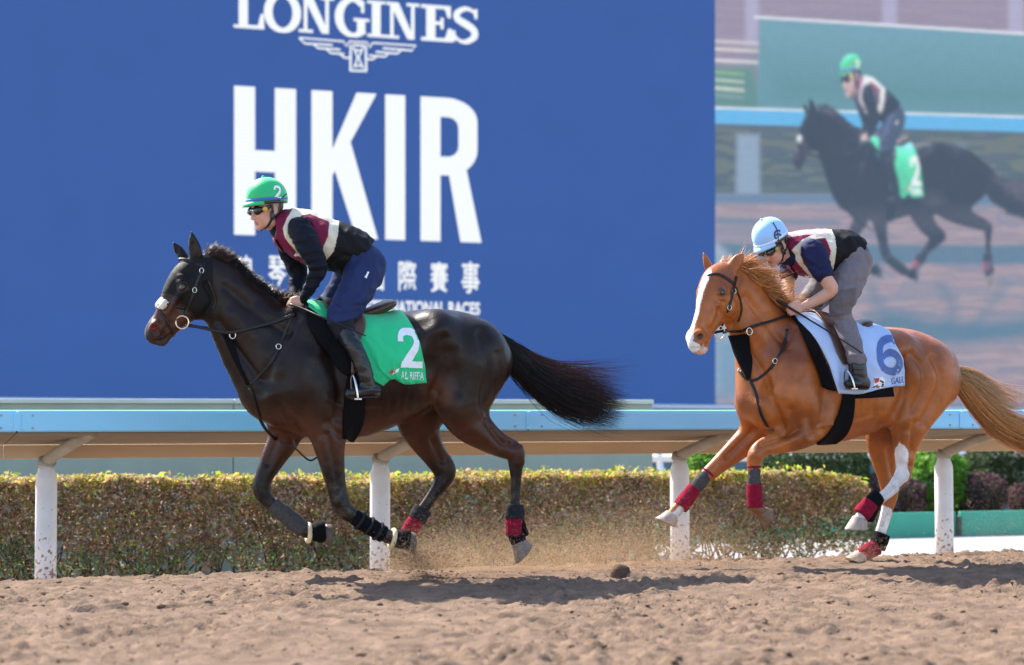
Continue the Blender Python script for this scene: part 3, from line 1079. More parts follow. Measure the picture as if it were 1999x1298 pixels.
    for sx, sy, sd, th, c, al in ((70, 8, 4, 0.05, (148, 134, 146), 0.5), (45, 5, 5, 0.1, (182, 160, 160), 0.5), (90, 12, 6, 0.16, (130, 134, 152), 0.5)):
        put((hz(sx, sy, sd) > th)[..., None] * poly([(1390, 385), (2300, 390), (2300, 900), (1390, 900)], 3), c, al)
    put(poly([(1390, 378), (2300, 384), (2300, 402), (1390, 396)], 5), (92, 128, 158), 0.9)
    put(poly([(1400, 425), (1640, 430), (1640, 440), (1400, 436)], 5), (104, 128, 150), 0.8)
    TE = (82, 120, 142)
    put(poly([(1404, 474), (2300, 482), (2300, 516), (1480, 514), (1420, 500)], 5), TE, 0.9)
    put(poly([(1390, 470), (1420, 490), (1450, 560), (1440, 700), (1390, 780)], 8), (150, 190, 210), 0.6)
    put(poly([(1398, 670), (1440, 650), (1450, 780), (1398, 780)], 14), (110, 150, 178), 0.8)
    put(poly([(1690, 616), (1760, 606), (1820, 622), (1900, 628), (1990, 618), (2060, 600), (2300, 600), (2300, 640), (2040, 660), (1880, 676), (1790, 672), (1700, 655)], 16), TE, 0.9)
    for pts, w in (([(1700, 560), (1712, 590), (1740, 625)], 20), ([(1840, 560), (1862, 600), (1850, 640)], 22), ([(1960, 560), (1930, 600), (1900, 640)], 18)):
        put(line(pts, w, 13), TE, 0.55)
    VID['img'] = img; VID['gx'] = GX; VID['gy'] = GY; VID['root'] = root


build_screen()
# ================================================================== horses
H1 = Frame(0.0)
H2 = Frame(2.95)
Z3 = np.array([0, 0, 1.0])


def in_poly(xy, poly):
    x, y = xy[:, 0], xy[:, 1]
    p = np.asarray(poly, float)
    ins = np.zeros(len(x), bool)
    for i in range(len(p)):
        a, c = p[i], p[(i + 1) % len(p)]
        if a[1] == c[1]: continue
        ins ^= ((a[1] <= y) != (c[1] <= y)) & (x < a[0] + (y - a[1]) * (c[0] - a[0]) / (c[1] - a[1]))
    return ins


def seg_dist(p, a, b):
    ab = b - a
    t = np.clip(((p - a) @ ab) / (ab @ ab), 0, 1)
    return np.linalg.norm(p - a - t[:, None] * ab, axis=1), t


def smooth01(x, a, b):
    t = np.clip((x - a) / (b - a), 0, 1)
    return t * t * (3 - 2 * t)


def horse_material(name, bumpy=0.12, sp=0.27):
    m = mat(name, attr=True, rough=0.36, spec=sp, nscale=5, namt=0.18, sheen=0.0)
    nt = m.node_tree
    b = nt.nodes['Principled BSDF']
    tc = nt.nodes['Texture Coordinate']
    n1 = nt.nodes.new('ShaderNodeTexNoise'); n1.inputs['Scale'].default_value = 16; n1.inputs['Detail'].default_value = 3
    n2 = nt.nodes.new('ShaderNodeTexNoise'); n2.inputs['Scale'].default_value = 240; n2.inputs['Detail'].default_value = 2
    mp = nt.nodes.new('ShaderNodeMapping'); mp.inputs['Scale'].default_value = (0.35, 1, 1); mp.inputs['Rotation'].default_value = (0, 0.6, 0)
    nt.links.new(tc.outputs['Object'], mp.inputs[0])
    nt.links.new(tc.outputs['Object'], n1.inputs['Vector']); nt.links.new(mp.outputs[0], n2.inputs['Vector'])
    b1 = nt.nodes.new('ShaderNodeBump'); b1.inputs['Strength'].default_value = bumpy; b1.inputs['Distance'].default_value = 0.03
    b2 = nt.nodes.new('ShaderNodeBump'); b2.inputs['Strength'].default_value = 0.10; b2.inputs['Distance'].default_value = 0.004
    nt.links.new(n1.outputs[0], b1.inputs['Height']); nt.links.new(n2.outputs[0], b2.inputs['Height'])
    nt.links.new(b1.outputs[0], b2.inputs['Normal']); nt.links.new(b2.outputs[0], b.inputs['Normal'])
    n3 = nt.nodes.new('ShaderNodeTexNoise'); n3.inputs['Scale'].default_value = 7.5; n3.inputs['Detail'].default_value = 2
    n3.inputs['Distortion'].default_value = 0.6
    nt.links.new(tc.outputs['Object'], n3.inputs['Vector'])
    m1 = nt.nodes.new('ShaderNodeMath'); m1.operation = 'SUBTRACT'; m1.inputs[1].default_value = 0.5
    m2 = nt.nodes.new('ShaderNodeMath'); m2.operation = 'ABSOLUTE'
    m3 = nt.nodes.new('ShaderNodeMapRange'); m3.inputs[1].default_value = 0; m3.inputs[2].default_value = 0.035; m3.inputs[3].default_value = 1; m3.inputs[4].default_value = 0
    nt.links.new(n3.outputs[0], m1.inputs[0]); nt.links.new(m1.outputs[0], m2.inputs[0]); nt.links.new(m2.outputs[0], m3.inputs[0])
    b3 = nt.nodes.new('ShaderNodeBump'); b3.inputs['Strength'].default_value = 0.06; b3.inputs['Distance'].default_value = 0.012
    nt.links.new(m3.outputs[0], b3.inputs['Height']); nt.links.new(b2.outputs[0], b3.inputs['Normal']); nt.links.new(b3.outputs[0], b.inputs['Normal'])
    r = nt.nodes.new('ShaderNodeMapRange'); r.inputs[1].default_value = .3; r.inputs[2].default_value = .7; r.inputs[3].default_value = .30; r.inputs[4].default_value = .50
    nt.links.new(n1.outputs[0], r.inputs[0]); nt.links.new(r.outputs[0], b.inputs['Roughness'])
    return m


# stations: (px, py, radius px, w m, lateral radius m)
HORSE1 = dict(
    lo=(-1.60, -0.42, 0.10), hi=(1.15, 0.42, 2.12),
    trunk=[(512, 772, 34, 0, .12), (530, 762, 62, 0, .17), (568, 742, 96, 0, .225), (615, 730, 124, 0, .25), (672, 731, 127, 0, .285), (738, 726, 111, 0, .31), (797, 705, 97, 0, .305), (850, 690, 87, 0, .29), (900, 694, 82, 0, .275), (938, 706, 62, 0, .22)],
    neck=[(404, 556, 54, 0, .072), (418, 562, 58, 0, .075), (452, 597, 60, 0, .085), (492, 645, 78, 0, .11), (540, 690, 98, 0, .16), (600, 690, 96, 0, .20)],
    head=[(392, 532, 36, .0, .085), (377, 552, 46, .0, .098), (362, 580, 46, .005, .092), (342, 606, 35.5, .01, .066), (326, 628, 29.5, .012, .053), (312, 644, 27.5, .015, .054), (306, 651, 22, .015, .047)],
    jowl=(391, 588, 33, .0, .088), eye=(359, 548, .086), nostril=(303, 643, .055),
    ears=[[(384, 512, 10, .05, .016), (381, 490, 13.5, .055, .022), (377, 470, 9.5, .06, .015), (374, 453, 2, .06, .005)],
          [(361, 503, 9, -.05, .016), (352, 492, 11, -.055, .018), (344, 482, 7, -.06, .012), (337, 472, 2, -.06, .005)]],
    muscles=[  # (px, py, rx px, ry px, w, rl, tilt deg, k)
        (585, 735, 55, 85, .13, .13, -20, .08), (565, 775, 45, 48, .13, .11, 0, .06), (632, 800, 38, 55, .15, .10, 0, .06), (930, 712, 58, 80, .12, .165, 8, .08), (900, 770, 50, 55, .15, .12, 10, .07),
        (852, 650, 40, 45, .17, .12, 0, .08), (520, 640, 45, 40, .06, .09, 35, .05), (600, 640, 50, 40, .10, .11, 0, .08)],
    nlegs=[  # near fore, near hind
        [(634, 806, 52, .15, .105), (640, 845, 38, .165, .085), (645, 885, 28, .165, .066), (655, 940, 20, .16, .05), (664, 980, 18.5, .155, .045), (678, 1000, 17, .155, .042), (700, 1016, 12, .15, .030), (728, 1031, 11.5, .15, .028), (757, 1047, 14, .15, .035), (778, 1052, 13, .15, .036)],
        [(912, 740, 66, .12, .14), (905, 785, 56, .16, .12), (918, 822, 42, .165, .095), (944, 848, 31, .16, .072), (975, 868, 24, .155, .05), (1003, 882, 20, .15, .044), (1007, 905, 15, .15, .038), (1007, 945, 10.5, .15, .026), (1005, 990, 10.5, .15, .026), (1004, 1022, 14, .15, .035), (1012, 1045, 13, .15, .036)]],
    flegs=[
        [(560, 800, 44, -.12, .10), (556, 850, 33, -.155, .078), (536, 890, 25, -.155, .06), (516, 930, 18, -.15, .046), (511, 955, 17.5, -.15, .045), (520, 975, 15, -.15, .04), (540, 992, 11.5, -.15, .03), (570, 1017, 11.5, -.15, .028), (598, 1037, 13.5, -.15, .034), (618, 1035, 13, -.15, .036)],
        [(830, 770, 60, -.10, .13), (818, 815, 46, -.13, .11), (826, 850, 34, -.14, .085), (848, 888, 25, -.145, .055), (868, 918, 23, -.145, .044), (862, 942, 17, -.145, .038), (843, 970, 12, -.145, .028), (822, 1000, 12, -.145, .028), (806, 1024, 14, -.145, .034), (796, 1040, 13, -.145, .036)]],
    carves=[(846, 742, 26, 30, .34, .06, 0, .08)],
)
HORSE1['strokes'] = [
    ([(580, 615), (540, 690), (512, 765)], 8, -7, 'b'), ([(645, 690), (664, 750), (660, 815)], 11, -11, 'b'), ([(622, 765)], 26, 9, 'b'), ([(518, 772)], 15, 8, 'b'), ([(600, 700), (575, 760)], 14, 6, 'b'),
    ([(545, 790), (572, 830), (600, 862)], 8, -9, 'b'), ([(532, 800), (548, 840)], 6, -5, 'b'), ([(428, 628), (468, 688), (506, 742)], 6, -7, 'b'), ([(440, 560), (500, 612), (560, 650)], 7, -5, 'b'), ([(470, 556), (560, 612)], 12, 4, 'b'),
    ([(455, 615), (500, 665), (540, 720)], 12, 5, 'b'), ([(838, 705)], 20, -12, 'b'), ([(848, 762), (866, 720), (868, 660)], 7, -9, 'b'), ([(850, 642)], 14, 9, 'b'), ([(800, 640), (835, 632)], 10, -5, 'b'),
    ([(938, 650), (952, 715), (944, 780), (958, 812)], 7, -8, 'b'), ([(972, 690), (975, 740), (958, 790)], 6, -5, 'b'), ([(888, 800)], 15, 4, 'b'), ([(884, 690), (892, 760)], 9, -6, 'b'), ([(915, 720)], 24, 4, 'b'),
    ([(950, 822), (982, 866)], 5, -8, 'n'), ([(1000, 866)], 6, -10, 'n'), ([(930, 840), (968, 874)], 8, 5, 'n'), ([(1016, 872), (1020, 905)], 4, 4, 'n'), ([(1009, 915), (1007, 985)], 3, -5, 'n'),
    ([(640, 850), (652, 900), (660, 950)], 5, -6, 'n'), ([(630, 860), (640, 930)], 6, 5, 'n'), ([(662, 980)], 7, 4, 'n'), ([(640, 826), (664, 850)], 6, -6, 'n'),
    ([(540, 860), (522, 905)], 5, -6, 'f'), ([(845, 860), (862, 900)], 5, -7, 'f'), ([(640, 780), (690, 800), (740, 800)], 4, 2, 'b'),
    ([(402, 556), (416, 588), (398, 616)], 5, -6, 'b'), ([(352, 594), (372, 612), (384, 622)], 6, -4, 'b'), ([(352, 572), (326, 610)], 4, 4, 'b'), ([(345, 560), (322, 600)], 5, -3, 'b'), ([(338, 650), (322, 662), (306, 668)], 2.5, -5, 'b'), ([(330, 632), (318, 652)], 4, -4, 'b'), ([(368, 536), (378, 528)], 5, -5, 'b')]
HORSE1['strokes'] += [([(303, 643)], 5, -6.5, 'n'), ([(294, 636), (300, 629), (310, 632), (313, 644)], 2.4, 1.8, 'n'), ([(290, 662), (310, 668), (328, 664), (340, 654)], 2.0, -2.6, 'n'), ([(322, 676), (336, 668)], 4, 2, 'n'), ([(352, 556), (368, 560)], 2.5, -2.2, 'n'), ([(350, 539), (368, 538)], 2.5, 2.2, 'n'), ([(318, 616), (312, 630)], 4, -2, 'n')]
HORSE1['strokes'] += [([(700 + 17 * i, 660), (704 + 17 * i, 730), (694 + 17 * i, 800)], 4.5, -1.8, 'b') for i in range(8)]
HORSE2 = dict(
    lo=(-1.70, -0.42, 0.0), hi=(1.0, 0.48, 2.05),
    trunk=[(1478, 782, 34, 0, .12), (1494, 772, 60, 0, .17), (1528, 756, 90, 0, .225), (1570, 744, 115, 0, .25), (1622, 746, 118, 0, .285), (1680, 742, 104, 0, .30), (1730, 728, 90, 0, .295), (1772, 724, 80, 0, .28), (1808, 734, 70, 0, .255), (1828, 746, 52, 0, .21)],
    neck=[(1421, 565, 46, .03, .075), (1438, 580, 52, .01, .08), (1465, 618, 56, 0, .09), (1494, 662, 70, 0, .115), (1524, 705, 88, 0, .16), (1570, 705, 86, 0, .20)],
    head=[(1412, 545, 34, .03, .088), (1402, 562, 44, .06, .10), (1396, 586, 45, .09, .096), (1384, 614, 34, .125, .066), (1372, 640, 27.5, .155, .053), (1365, 660, 27, .18, .055), (1362, 669, 22, .19, .049)],
    yaw=24, jowl=(1420, 598, 30, .075, .088), eye=None, nostril=None,
    ears=[[(1424, 532, 10, .085, .020), (1434, 516, 12.5, .09, .022), (1443, 504, 9.5, .095, .016), (1451, 495, 2, .10, .005)],
          [(1389, 535, 8, -.03, .016), (1382, 518, 10.5, -.04, .020), (1377, 505, 7, -.045, .014), (1373, 493, 2, -.045, .005)]],
    muscles=[
        (1545, 750, 52, 78, .13, .135, -20, .08), (1528, 790, 42, 45, .14, .12, 0, .06), (1590, 812, 34, 46, .16, .10, 0, .06), (1806, 748, 50, 72, .12, .165, 6, .08), (1775, 790, 46, 52, .15, .12, 6, .07),
        (1752, 690, 38, 42, .17, .12, 0, .08), (1500, 655, 40, 36, .06, .09, 35, .05), (1560, 665, 46, 38, .10, .11, 0, .08), (1490, 800, 26, 38, .09, .09, 0, .05)],
    nlegs=[
        [(1590, 818, 44, .16, .10), (1562, 845, 32, .165, .085), (1525, 862, 23, .165, .06), (1492, 872, 18, .16, .048), (1476, 888, 17, .16, .045), (1472, 908, 14, .16, .038), (1472, 940, 11, .16, .028), (1473, 968, 11, .16, .028), (1474, 988, 13, .16, .034), (1488, 1000, 12, .16, .036)],
        [(1793, 770, 58, .12, .14), (1780, 812, 44, .155, .115), (1771, 850, 31, .16, .085), (1767, 885, 22, .155, .055), (1766, 915, 18, .15, .044), (1757, 936, 16, .15, .038), (1735, 960, 11.5, .15, .027), (1712, 978, 11.5, .15, .027), (1690, 998, 13.5, .15, .034), (1680, 1012, 13, .15, .036)]],
    flegs=[
        [(1500, 815, 38, -.10, .10), (1466, 852, 29, -.145, .078), (1430, 884, 22, -.15, .058), (1400, 910, 17, -.15, .046), (1388, 921, 16, -.15, .044), (1372, 935, 12.5, -.15, .034), (1352, 958, 10.5, -.15, .027), (1336, 977, 10.5, -.15, .027), (1322, 994, 13, -.15, .034), (1312, 1006, 12, -.15, .036)],
        [(1745, 805, 50, -.10, .13), (1726, 850, 38, -.13, .10), (1725, 890, 27, -.14, .075), (1732, 930, 20, -.145, .05), (1737, 962, 18, -.145, .042), (1733, 990, 13, -.145, .032), (1725, 1020, 11.5, -.145, .027), (1716, 1048, 11.5, -.145, .027), (1710, 1068, 13, -.145, .034), (1694, 1080, 12, -.145, .036)]],
    carves=[(1750, 770, 22, 28, .34, .06, 0, .08)],
)


HORSE2['strokes'] = [
    ([(1548, 640), (1510, 705), (1486, 772)], 8, -7, 'b'), ([(1600, 700), (1612, 770), (1604, 835)], 10, -11, 'b'), ([(1582, 786)], 22, 9, 'b'), ([(1486, 780)], 14, 8, 'b'), ([(1560, 715), (1538, 770)], 13, 6, 'b'),
    ([(1496, 762), (1520, 812), (1530, 846)], 8, -11, 'b'), ([(1546, 800), (1552, 832), (1540, 850)], 6, -7, 'n'), ([(1443, 655), (1478, 710), (1500, 755)], 6, -7, 'b'), ([(1458, 580), (1510, 650), (1545, 680)], 6, -5, 'b'), ([(1480, 640), (1520, 700)], 12, 5, 'b'),
    ([(1746, 740)], 18, -10, 'b'), ([(1750, 806), (1768, 760), (1765, 700)], 7, -11, 'b'), ([(1752, 682)], 13, 9, 'b'), ([(1780, 690), (1800, 720), (1800, 760), (1782, 800)], 6, -7, 'b'), ([(1822, 700), (1838, 740), (1820, 790), (1800, 825)], 6, -8, 'b'), ([(1790, 740)], 20, 7, 'b'),
    ([(1760, 820)], 14, 8, 'b'), ([(1786, 826), (1780, 880)], 5, -7, 'n'), ([(1775, 910)], 5, -9, 'n'), ([(1770, 850), (1762, 895)], 6, 5, 'n'), ([(1742, 952), (1716, 972)], 3, -5, 'n'),
    ([(1560, 838), (1520, 860), (1490, 868)], 5, -6, 'n'), ([(1550, 856), (1505, 876)], 5, 5, 'n'), ([(1475, 888)], 6, 4, 'n'), ([(1578, 815), (1588, 850)], 6, -7, 'n'), ([(1470, 840), (1420, 890)], 5, -6, 'f'), ([(1735, 880), (1745, 930)], 5, -6, 'f'),
    ([(1600, 838), (1625, 828), (1660, 826), (1700, 815)], 3, 3, 'b'), ([(1436, 572), (1446, 600), (1432, 630)], 5, -6, 'n'), ([(1400, 604), (1420, 626), (1428, 640)], 5, -4, 'n'), ([(1399, 596), (1384, 632)], 4, 4, 'n')]
HORSE2['strokes'] += [([(1363, 659)], 4.5, -6, 'n'), ([(1356, 653), (1362, 646), (1371, 649), (1374, 660)], 2.4, 1.6, 'n'), ([(1350, 681), (1370, 679), (1387, 667), (1396, 657)], 2.0, -2.4, 'n'), ([(1372, 690), (1386, 680)], 4, 2, 'n'), ([(1402, 588), (1414, 590)], 2.5, -2, 'n'), ([(1400, 570), (1414, 571)], 2.5, 2, 'n'), ([(1376, 636), (1383, 652)], 4, -2, 'n')]
HORSE2['strokes'] += [([(1650 + 15 * i, 680), (1654 + 15 * i, 740), (1645 + 15 * i, 800)], 4.2, -1.8, 'b') for i in range(7)]


def ell_px(F, fr, row, carve=False, mirror=True):
    px, py, rx, ry, w, rl, tilt, k = row
    p = fr.P(px, py, w)
    s = fr.mpp(p)
    t = math.radians(tilt)
    E = [(math.cos(t), 0, -math.sin(t)), (0, 1, 0), (math.sin(t), 0, math.cos(t))]
    c = p
    # keep the far twin at the same place along the horse
    F.ell(c, (rx * s, rl, ry * s), k, E, carve)
    if mirror: F.ell((c[0], -c[1], c[2]), (rx * s, rl, ry * s), k, E, carve)


def vnormals(v, f):
    a = v[f[:, 2]] - v[f[:, 0]]; b = v[f[:, 3]] - v[f[:, 1]]
    fn = np.cross(a, b)
    n = np.zeros_like(v)
    for i in range(4):
        for j in range(3):
            n[:, j] += np.bincount(f[:, i], fn[:, j], len(v))
    return n / (np.linalg.norm(n, axis=1)[:, None] + 1e-12)


def sculpt(fr, v, f, strokes):
    """grooves and swells of muscle, bone and vein: (polyline, width px, height mm, side); side 'b' both flanks, 'n' near, 'f' far"""
    n = vnormals(v, f)
    disp = np.zeros(len(v))
    near = v[:, 1] <= 0.0
    vm = v.copy(); vm[:, 1] = -np.abs(vm[:, 1])
    xyb = fr.proj(vm); xy = fr.proj(v)
    wgt = np.clip(np.abs(n[:, 1]) * 1.6, 0, 1)
    for pl, sg, amp, side in strokes:
        q = xyb if side == 'b' else xy
        p = catmull(np.array(pl, float), 4) if len(pl) > 1 else np.array(pl, float)
        lo, hi = p.min(0) - 3 * sg, p.max(0) + 3 * sg
        m = (q[:, 0] > lo[0]) & (q[:, 0] < hi[0]) & (q[:, 1] > lo[1]) & (q[:, 1] < hi[1])
        if side == 'n': m &= near
        if side == 'f': m &= ~near
        k = np.flatnonzero(m)
        if not len(k): continue
        d2 = np.full(len(k), 1e9)
        if len(p) == 1:
            d2 = ((q[k] - p[0]) ** 2).sum(1)
        for i in range(len(p) - 1):
            d, t = seg_dist(q[k], p[i], p[i + 1])
            d2 = np.minimum(d2, d * d)
        disp[k] += amp * 0.0028 * np.exp(-d2 / (2 * sg * sg))
    return v + n * (disp * wgt)[:, None]


HORSE2['strokes'] = [(a, b, c * 1.3, d) for a, b, c, d in HORSE2['strokes']]


def build_horse(fr, D, name, label, colour, mt, voxel):
    F = Field(D['lo'], D['hi'], voxel)
    F.chain(st(fr, D['trunk']), .03)
    F.chain(st(fr, D['neck']), .10)
    for m in D['muscles']:
        ell_px(F, fr, m)
    for lg in D['nlegs'] + D['flegs']:
        F.chain(st(fr, lg), .055)
    # muscle detail on the limbs
    for c in D['carves']:
        ell_px(F, fr, c, carve=True)
    # head
    yaw = math.radians(D.get('yaw', 4))
    lat = np.array([-math.sin(yaw) * -1.0, -math.cos(yaw), 0])     # near side of the head, local (x, y, z); y is away
    hs = st(fr, D['head'])
    F.chain(hs, .045, lat=lat)
    j = D['jowl']; p = fr.P(j[0], j[1], j[3]); s = fr.mpp(p)
    ax_f = np.array([-math.cos(yaw), -math.sin(yaw), 0])
    axes = [ax_f, lat, Z3]
    F.ell(p, (j[2] * s, j[4], j[2] * s * 1.05), .03, axes)
    hd = hs[-1, :3] - hs[1, :3]; hd /= np.linalg.norm(hd)
    fn = np.cross(hd, lat); fn /= np.linalg.norm(fn)            # out of the forehead
    if fn @ ax_f < 0: fn = -fn
    HX = dict(o=hs[1, :3], hd=hd, lat=lat, fn=fn, L=np.linalg.norm(hs[-1, :3] - hs[1, :3]))
    eyes = []
    HX['nz'] = []
    HX['eyes'] = eyes
    for sg in (1, -1):
        # brow, eye socket, eye, cheek bone, nostril
        e = hs[1, :3] + hd * 0.075 + fn * 0.052 + lat * sg * 0.078
        F.ell(e + hd * -0.012, (.042, .026, .034), .025, [hd, lat, fn])
        F.ell(e + lat * sg * 0.030 + hd * 0.004, (.024, .014, .014), .012, [hd, lat, fn], carve=True)
        F.ell(e + lat * sg * 0.016 - hd * 0.002 + fn * 0.016, (.030, .012, .007), .010, [hd, lat, fn])
        eyes.append(e + lat * sg * 0.011 + hd * 0.003)
        a, b = e + hd * 0.04 - fn * 0.02, e + hd * 0.20 - fn * 0.028 - lat * sg * 0.030
        F.chain(np.array([[*a, .010, .010], [*b, .007, .007]]), .02, lat=lat)
        nz = hs[-2, :3] + hd * 0.012 + fn * 0.045 + lat * sg * 0.044
        F.ell(nz, (.040, .020, .026), .02, [hd, lat, fn])
        F.ell(nz + lat * sg * 0.018 + hd * 0.008, (.019, .014, .012), .007, [hd, lat, fn], carve=True)
        HX['nz'].append(nz + lat * sg * 0.006 + hd * 0.008)
        m0, m1 = hs[-1, :3] + hd * 0.05 - fn * 0.020 + lat * sg * 0.03, hs[-2, :3] - hd * 0.05 - fn * 0.040 + lat * sg * 0.060
        F.chain(np.array([[*m0, .006, .012], [*m1, .005, .012]]), .006, lat=lat, carve=True)
        # hollow between the jaw bones and the nose
        F.ell(hs[3, :3] - fn * 0.012 + lat * sg * 0.10 + hd * .01, (.09, .03, .03), .05, [hd, lat, fn], carve=True)
    # lips and chin
    F.ell(hs[-1, :3] + hd * 0.014 + fn * 0.012, (.043, .042, .042), .03, [hd, lat, fn])
    F.ell(hs[-1, :3] + hd * 0.010 - fn * 0.052, (.040, .034, .030), .02, [hd, lat, fn])
    for i, e in enumerate(D['ears']):
        F.chain(st(fr, e), .015, lat=(0.55 if i == 0 else -.55, 1, 0.1))
        es = st(fr, e)
        c = es[1, :3] * 0.6 + es[2, :3] * 0.4
        F.ell(c + np.array([-0.012, -0.017, 0]), (.012, .012, .035), .006, carve=True)
    v, f = F.mesh(1)
    v = sculpt(fr, v, f, D['strokes'])
    cols = colour(fr, v, HX)
    body = add_mesh(name, v, f, mt, fr=fr, cols=cols)
    tag(body, label, 'horse', 'racehorses at exercise')
    return body, bvh_of(v, f), HX, eyes


def ray_hit(fr, bvh, px, py, off=0.0, w_miss=0.0):
    r = fr.ray(px, py)
    h = bvh.ray_cast(Vector(fr.cam), Vector(r))
    if h[0] is None:
        return fr.P(px, py, w_miss), np.array([0, -1.0, 0]), False
    n = np.array(h[1])
    if n @ r > 0: n = -n
    return np.array(h[0]) + n * off, n, True


def strap(name, fr, pts, normals, width, thick, m, parent, sub=4, closed=False, seg=10):
    """a flat leather strap following points, its flat side along the normals"""
    p = np.asarray(pts, float); n = np.asarray(normals, float)
    rows = np.column_stack([p, np.full(len(p), thick / 2), np.full(len(p), width / 2)])
    # lateral direction of the loft = across the strap = tangent x normal
    rs = catmull(np.column_stack([rows, n]), sub)
    P_ = rs[:, :3]
    T = np.gradient(P_, axis=0)
    A = np.cross(T, rs[:, 5:8])
    v, f = loft(rs[:, :5], seg, lat=A, sub=1, closed=closed)
    return add_mesh(name, v, f, m, parent)


def strap_px(name, fr, bvh, px, width, m, parent, off=0.006, thick=0.005, w_miss=0.0, sub=4):
    P_, N_ = [], []
    for q in px:
        if len(q) == 3:
            P_.append(fr.P(*q)); N_.append(np.array([0, -1.0, 0]))
        else:
            p, n, ok = ray_hit(fr, bvh, q[0], q[1], off, w_miss)
            P_.append(p); N_.append(n)
    N_ = np.array(N_)
    for _ in range(2):
        N_[1:-1] = (N_[:-2] + N_[1:-1] * 2 + N_[2:]) / 4
    return strap(name, fr, P_, N_, width, thick, m, parent, sub)


def hair(name, roots, dirs, length, m, parent, seed, rad=0.0016, k=8, gravity=0.0, wind=(0, 0, 0), jit=0.1, curl=0.02, cols=None, clump=0.0):
    r = np.random.default_rng(seed)
    n = len(roots)
    d = dirs + r.normal(size=(n, 3)) * jit
    d /= np.linalg.norm(d, axis=1)[:, None]
    length = np.broadcast_to(length, n) * r.uniform(0.7, 1.1, n)
    step = (length / (k - 1))[:, None]
    P_ = [roots]
    ph = r.uniform(0, 6.28, (n, 3)); fq = r.uniform(0.6, 1.6, (n, 1))
    cur = d
    for i in range(1, k):
        t = i / (k - 1)
        cur = cur + np.array([0, 0, -gravity]) * step / 0.05 * 0.1 + np.array(wind) * step / 0.05 * 0.1
        cur = cur + curl * np.sin(ph + fq * i * 1.3)
        cur = cur / np.linalg.norm(cur, axis=1)[:, None]
        P_.append(P_[-1] + cur * step)
    P_ = np.stack(P_, 1)                      # n,k,3
    return strands(name, P_, m, parent, rad, cols)


def strands(name, P_, m, parent, rad, cols=None):
    n, k, _ = P_.shape
    T = np.gradient(P_, axis=1)
    T /= np.linalg.norm(T, axis=2)[..., None] + 1e-9
    up = np.array([0.31, 0.85, 0.42])
    A = np.cross(T, up); A /= np.linalg.norm(A, axis=2)[..., None] + 1e-9
    B = np.cross(T, A)
    rr = rad * np.interp(np.linspace(0, 1, k), [0, 0.15, 0.7, 1], [0.9, 1, 0.8, 0.15])
    ring = []
    for j in range(3):
        a = j * 2.0944
        ring.append(P_ + rr[None, :, None] * (math.cos(a) * A + math.sin(a) * B))
    V = np.stack(ring, 2).reshape(-1, 3)      # n,k,3,3
    I = np.arange(n * k * 3).reshape(n, k, 3)
    f = []
    for j in range(3):
        j2 = (j + 1) % 3
        f.append(np.stack([I[:, :-1, j], I[:, 1:, j], I[:, 1:, j2], I[:, :-1, j2]], -1).reshape(-1, 4))
    c = None
    if cols is not None: c = np.repeat(cols, k * 3, 0)
    return add_mesh(name, V, np.vstack(f), m, parent, cols=c)


def hair_mat(name):
    return mat(name, attr=True, rough=0.38, spec=0.5, trans=0.25)


def bundle_tail(name, fr, rows, n, m, parent, seed, base, var, tipspread=0.12, rad=0.0018):
    """a tail: strands run down a spine of (px, py, radius px, w) stations with fraying towards the tip"""
    r = np.random.default_rng(seed)
    s = np.array([[*fr.P(a, b, w), rad_ * fr.mpp(fr.P(a, b, w))] for a, b, rad_, w in rows])
    k = 10
    S = catmull(s, 6)
    tt = np.linspace(0, 1, len(S))
    ang = r.uniform(0, 6.28, n); rr = np.sqrt(r.random(n))
    ends = np.where(r.random(n) < 0.55, r.uniform(0.85, 1.0, n), r.uniform(0.35, 0.95, n))
    start = r.uniform(0, 0.22, n)
    T = np.gradient(S[:, :3], axis=0); T /= np.linalg.norm(T, axis=1)[:, None]
    L = np.array([0, 1.0, 0]) - (T @ [0, 1.0, 0])[:, None] * T; L /= np.linalg.norm(L, axis=1)[:, None]
    N = np.cross(T, L)
    P_ = np.zeros((n, k, 3))
    ph = r.uniform(0, 6.28, (n, 2)); wob = np.abs(r.normal(0, 1, n)) * 0.018
    sx = r.normal(size=(n, 2)) * tipspread
    for i in range(k):
        t = start + (ends - start) * i / (k - 1)
        C = np.stack([np.interp(t, tt, S[:, c]) for c in range(4)], -1)
        Ni = np.stack([np.interp(t, tt, N[:, c]) for c in range(3)], -1); Li = np.stack([np.interp(t, tt, L[:, c]) for c in range(3)], -1)
        a = ang + 0.5 * np.sin(ph[:, 0] + t * 3)
        fray = (np.clip(t - 0.25, 0, 1) ** 1.6)
        u = rr * np.cos(a) * C[:, 3] + wob * np.sin(ph[:, 0] + t * 9) * t + sx[:, 0] * fray * 0.5
        w = rr * np.sin(a) * C[:, 3] * 0.8 + wob * np.sin(ph[:, 1] + t * 8) * t + sx[:, 1] * fray * 0.5
        P_[:, i] = C[:, :3] + u[:, None] * Ni + w[:, None] * Li
    cols = np.array(base) * (1 + var * r.normal(size=(n, 1))).clip(0.3, 2.2)
    return strands(name, P_, m, parent, rad, cols)


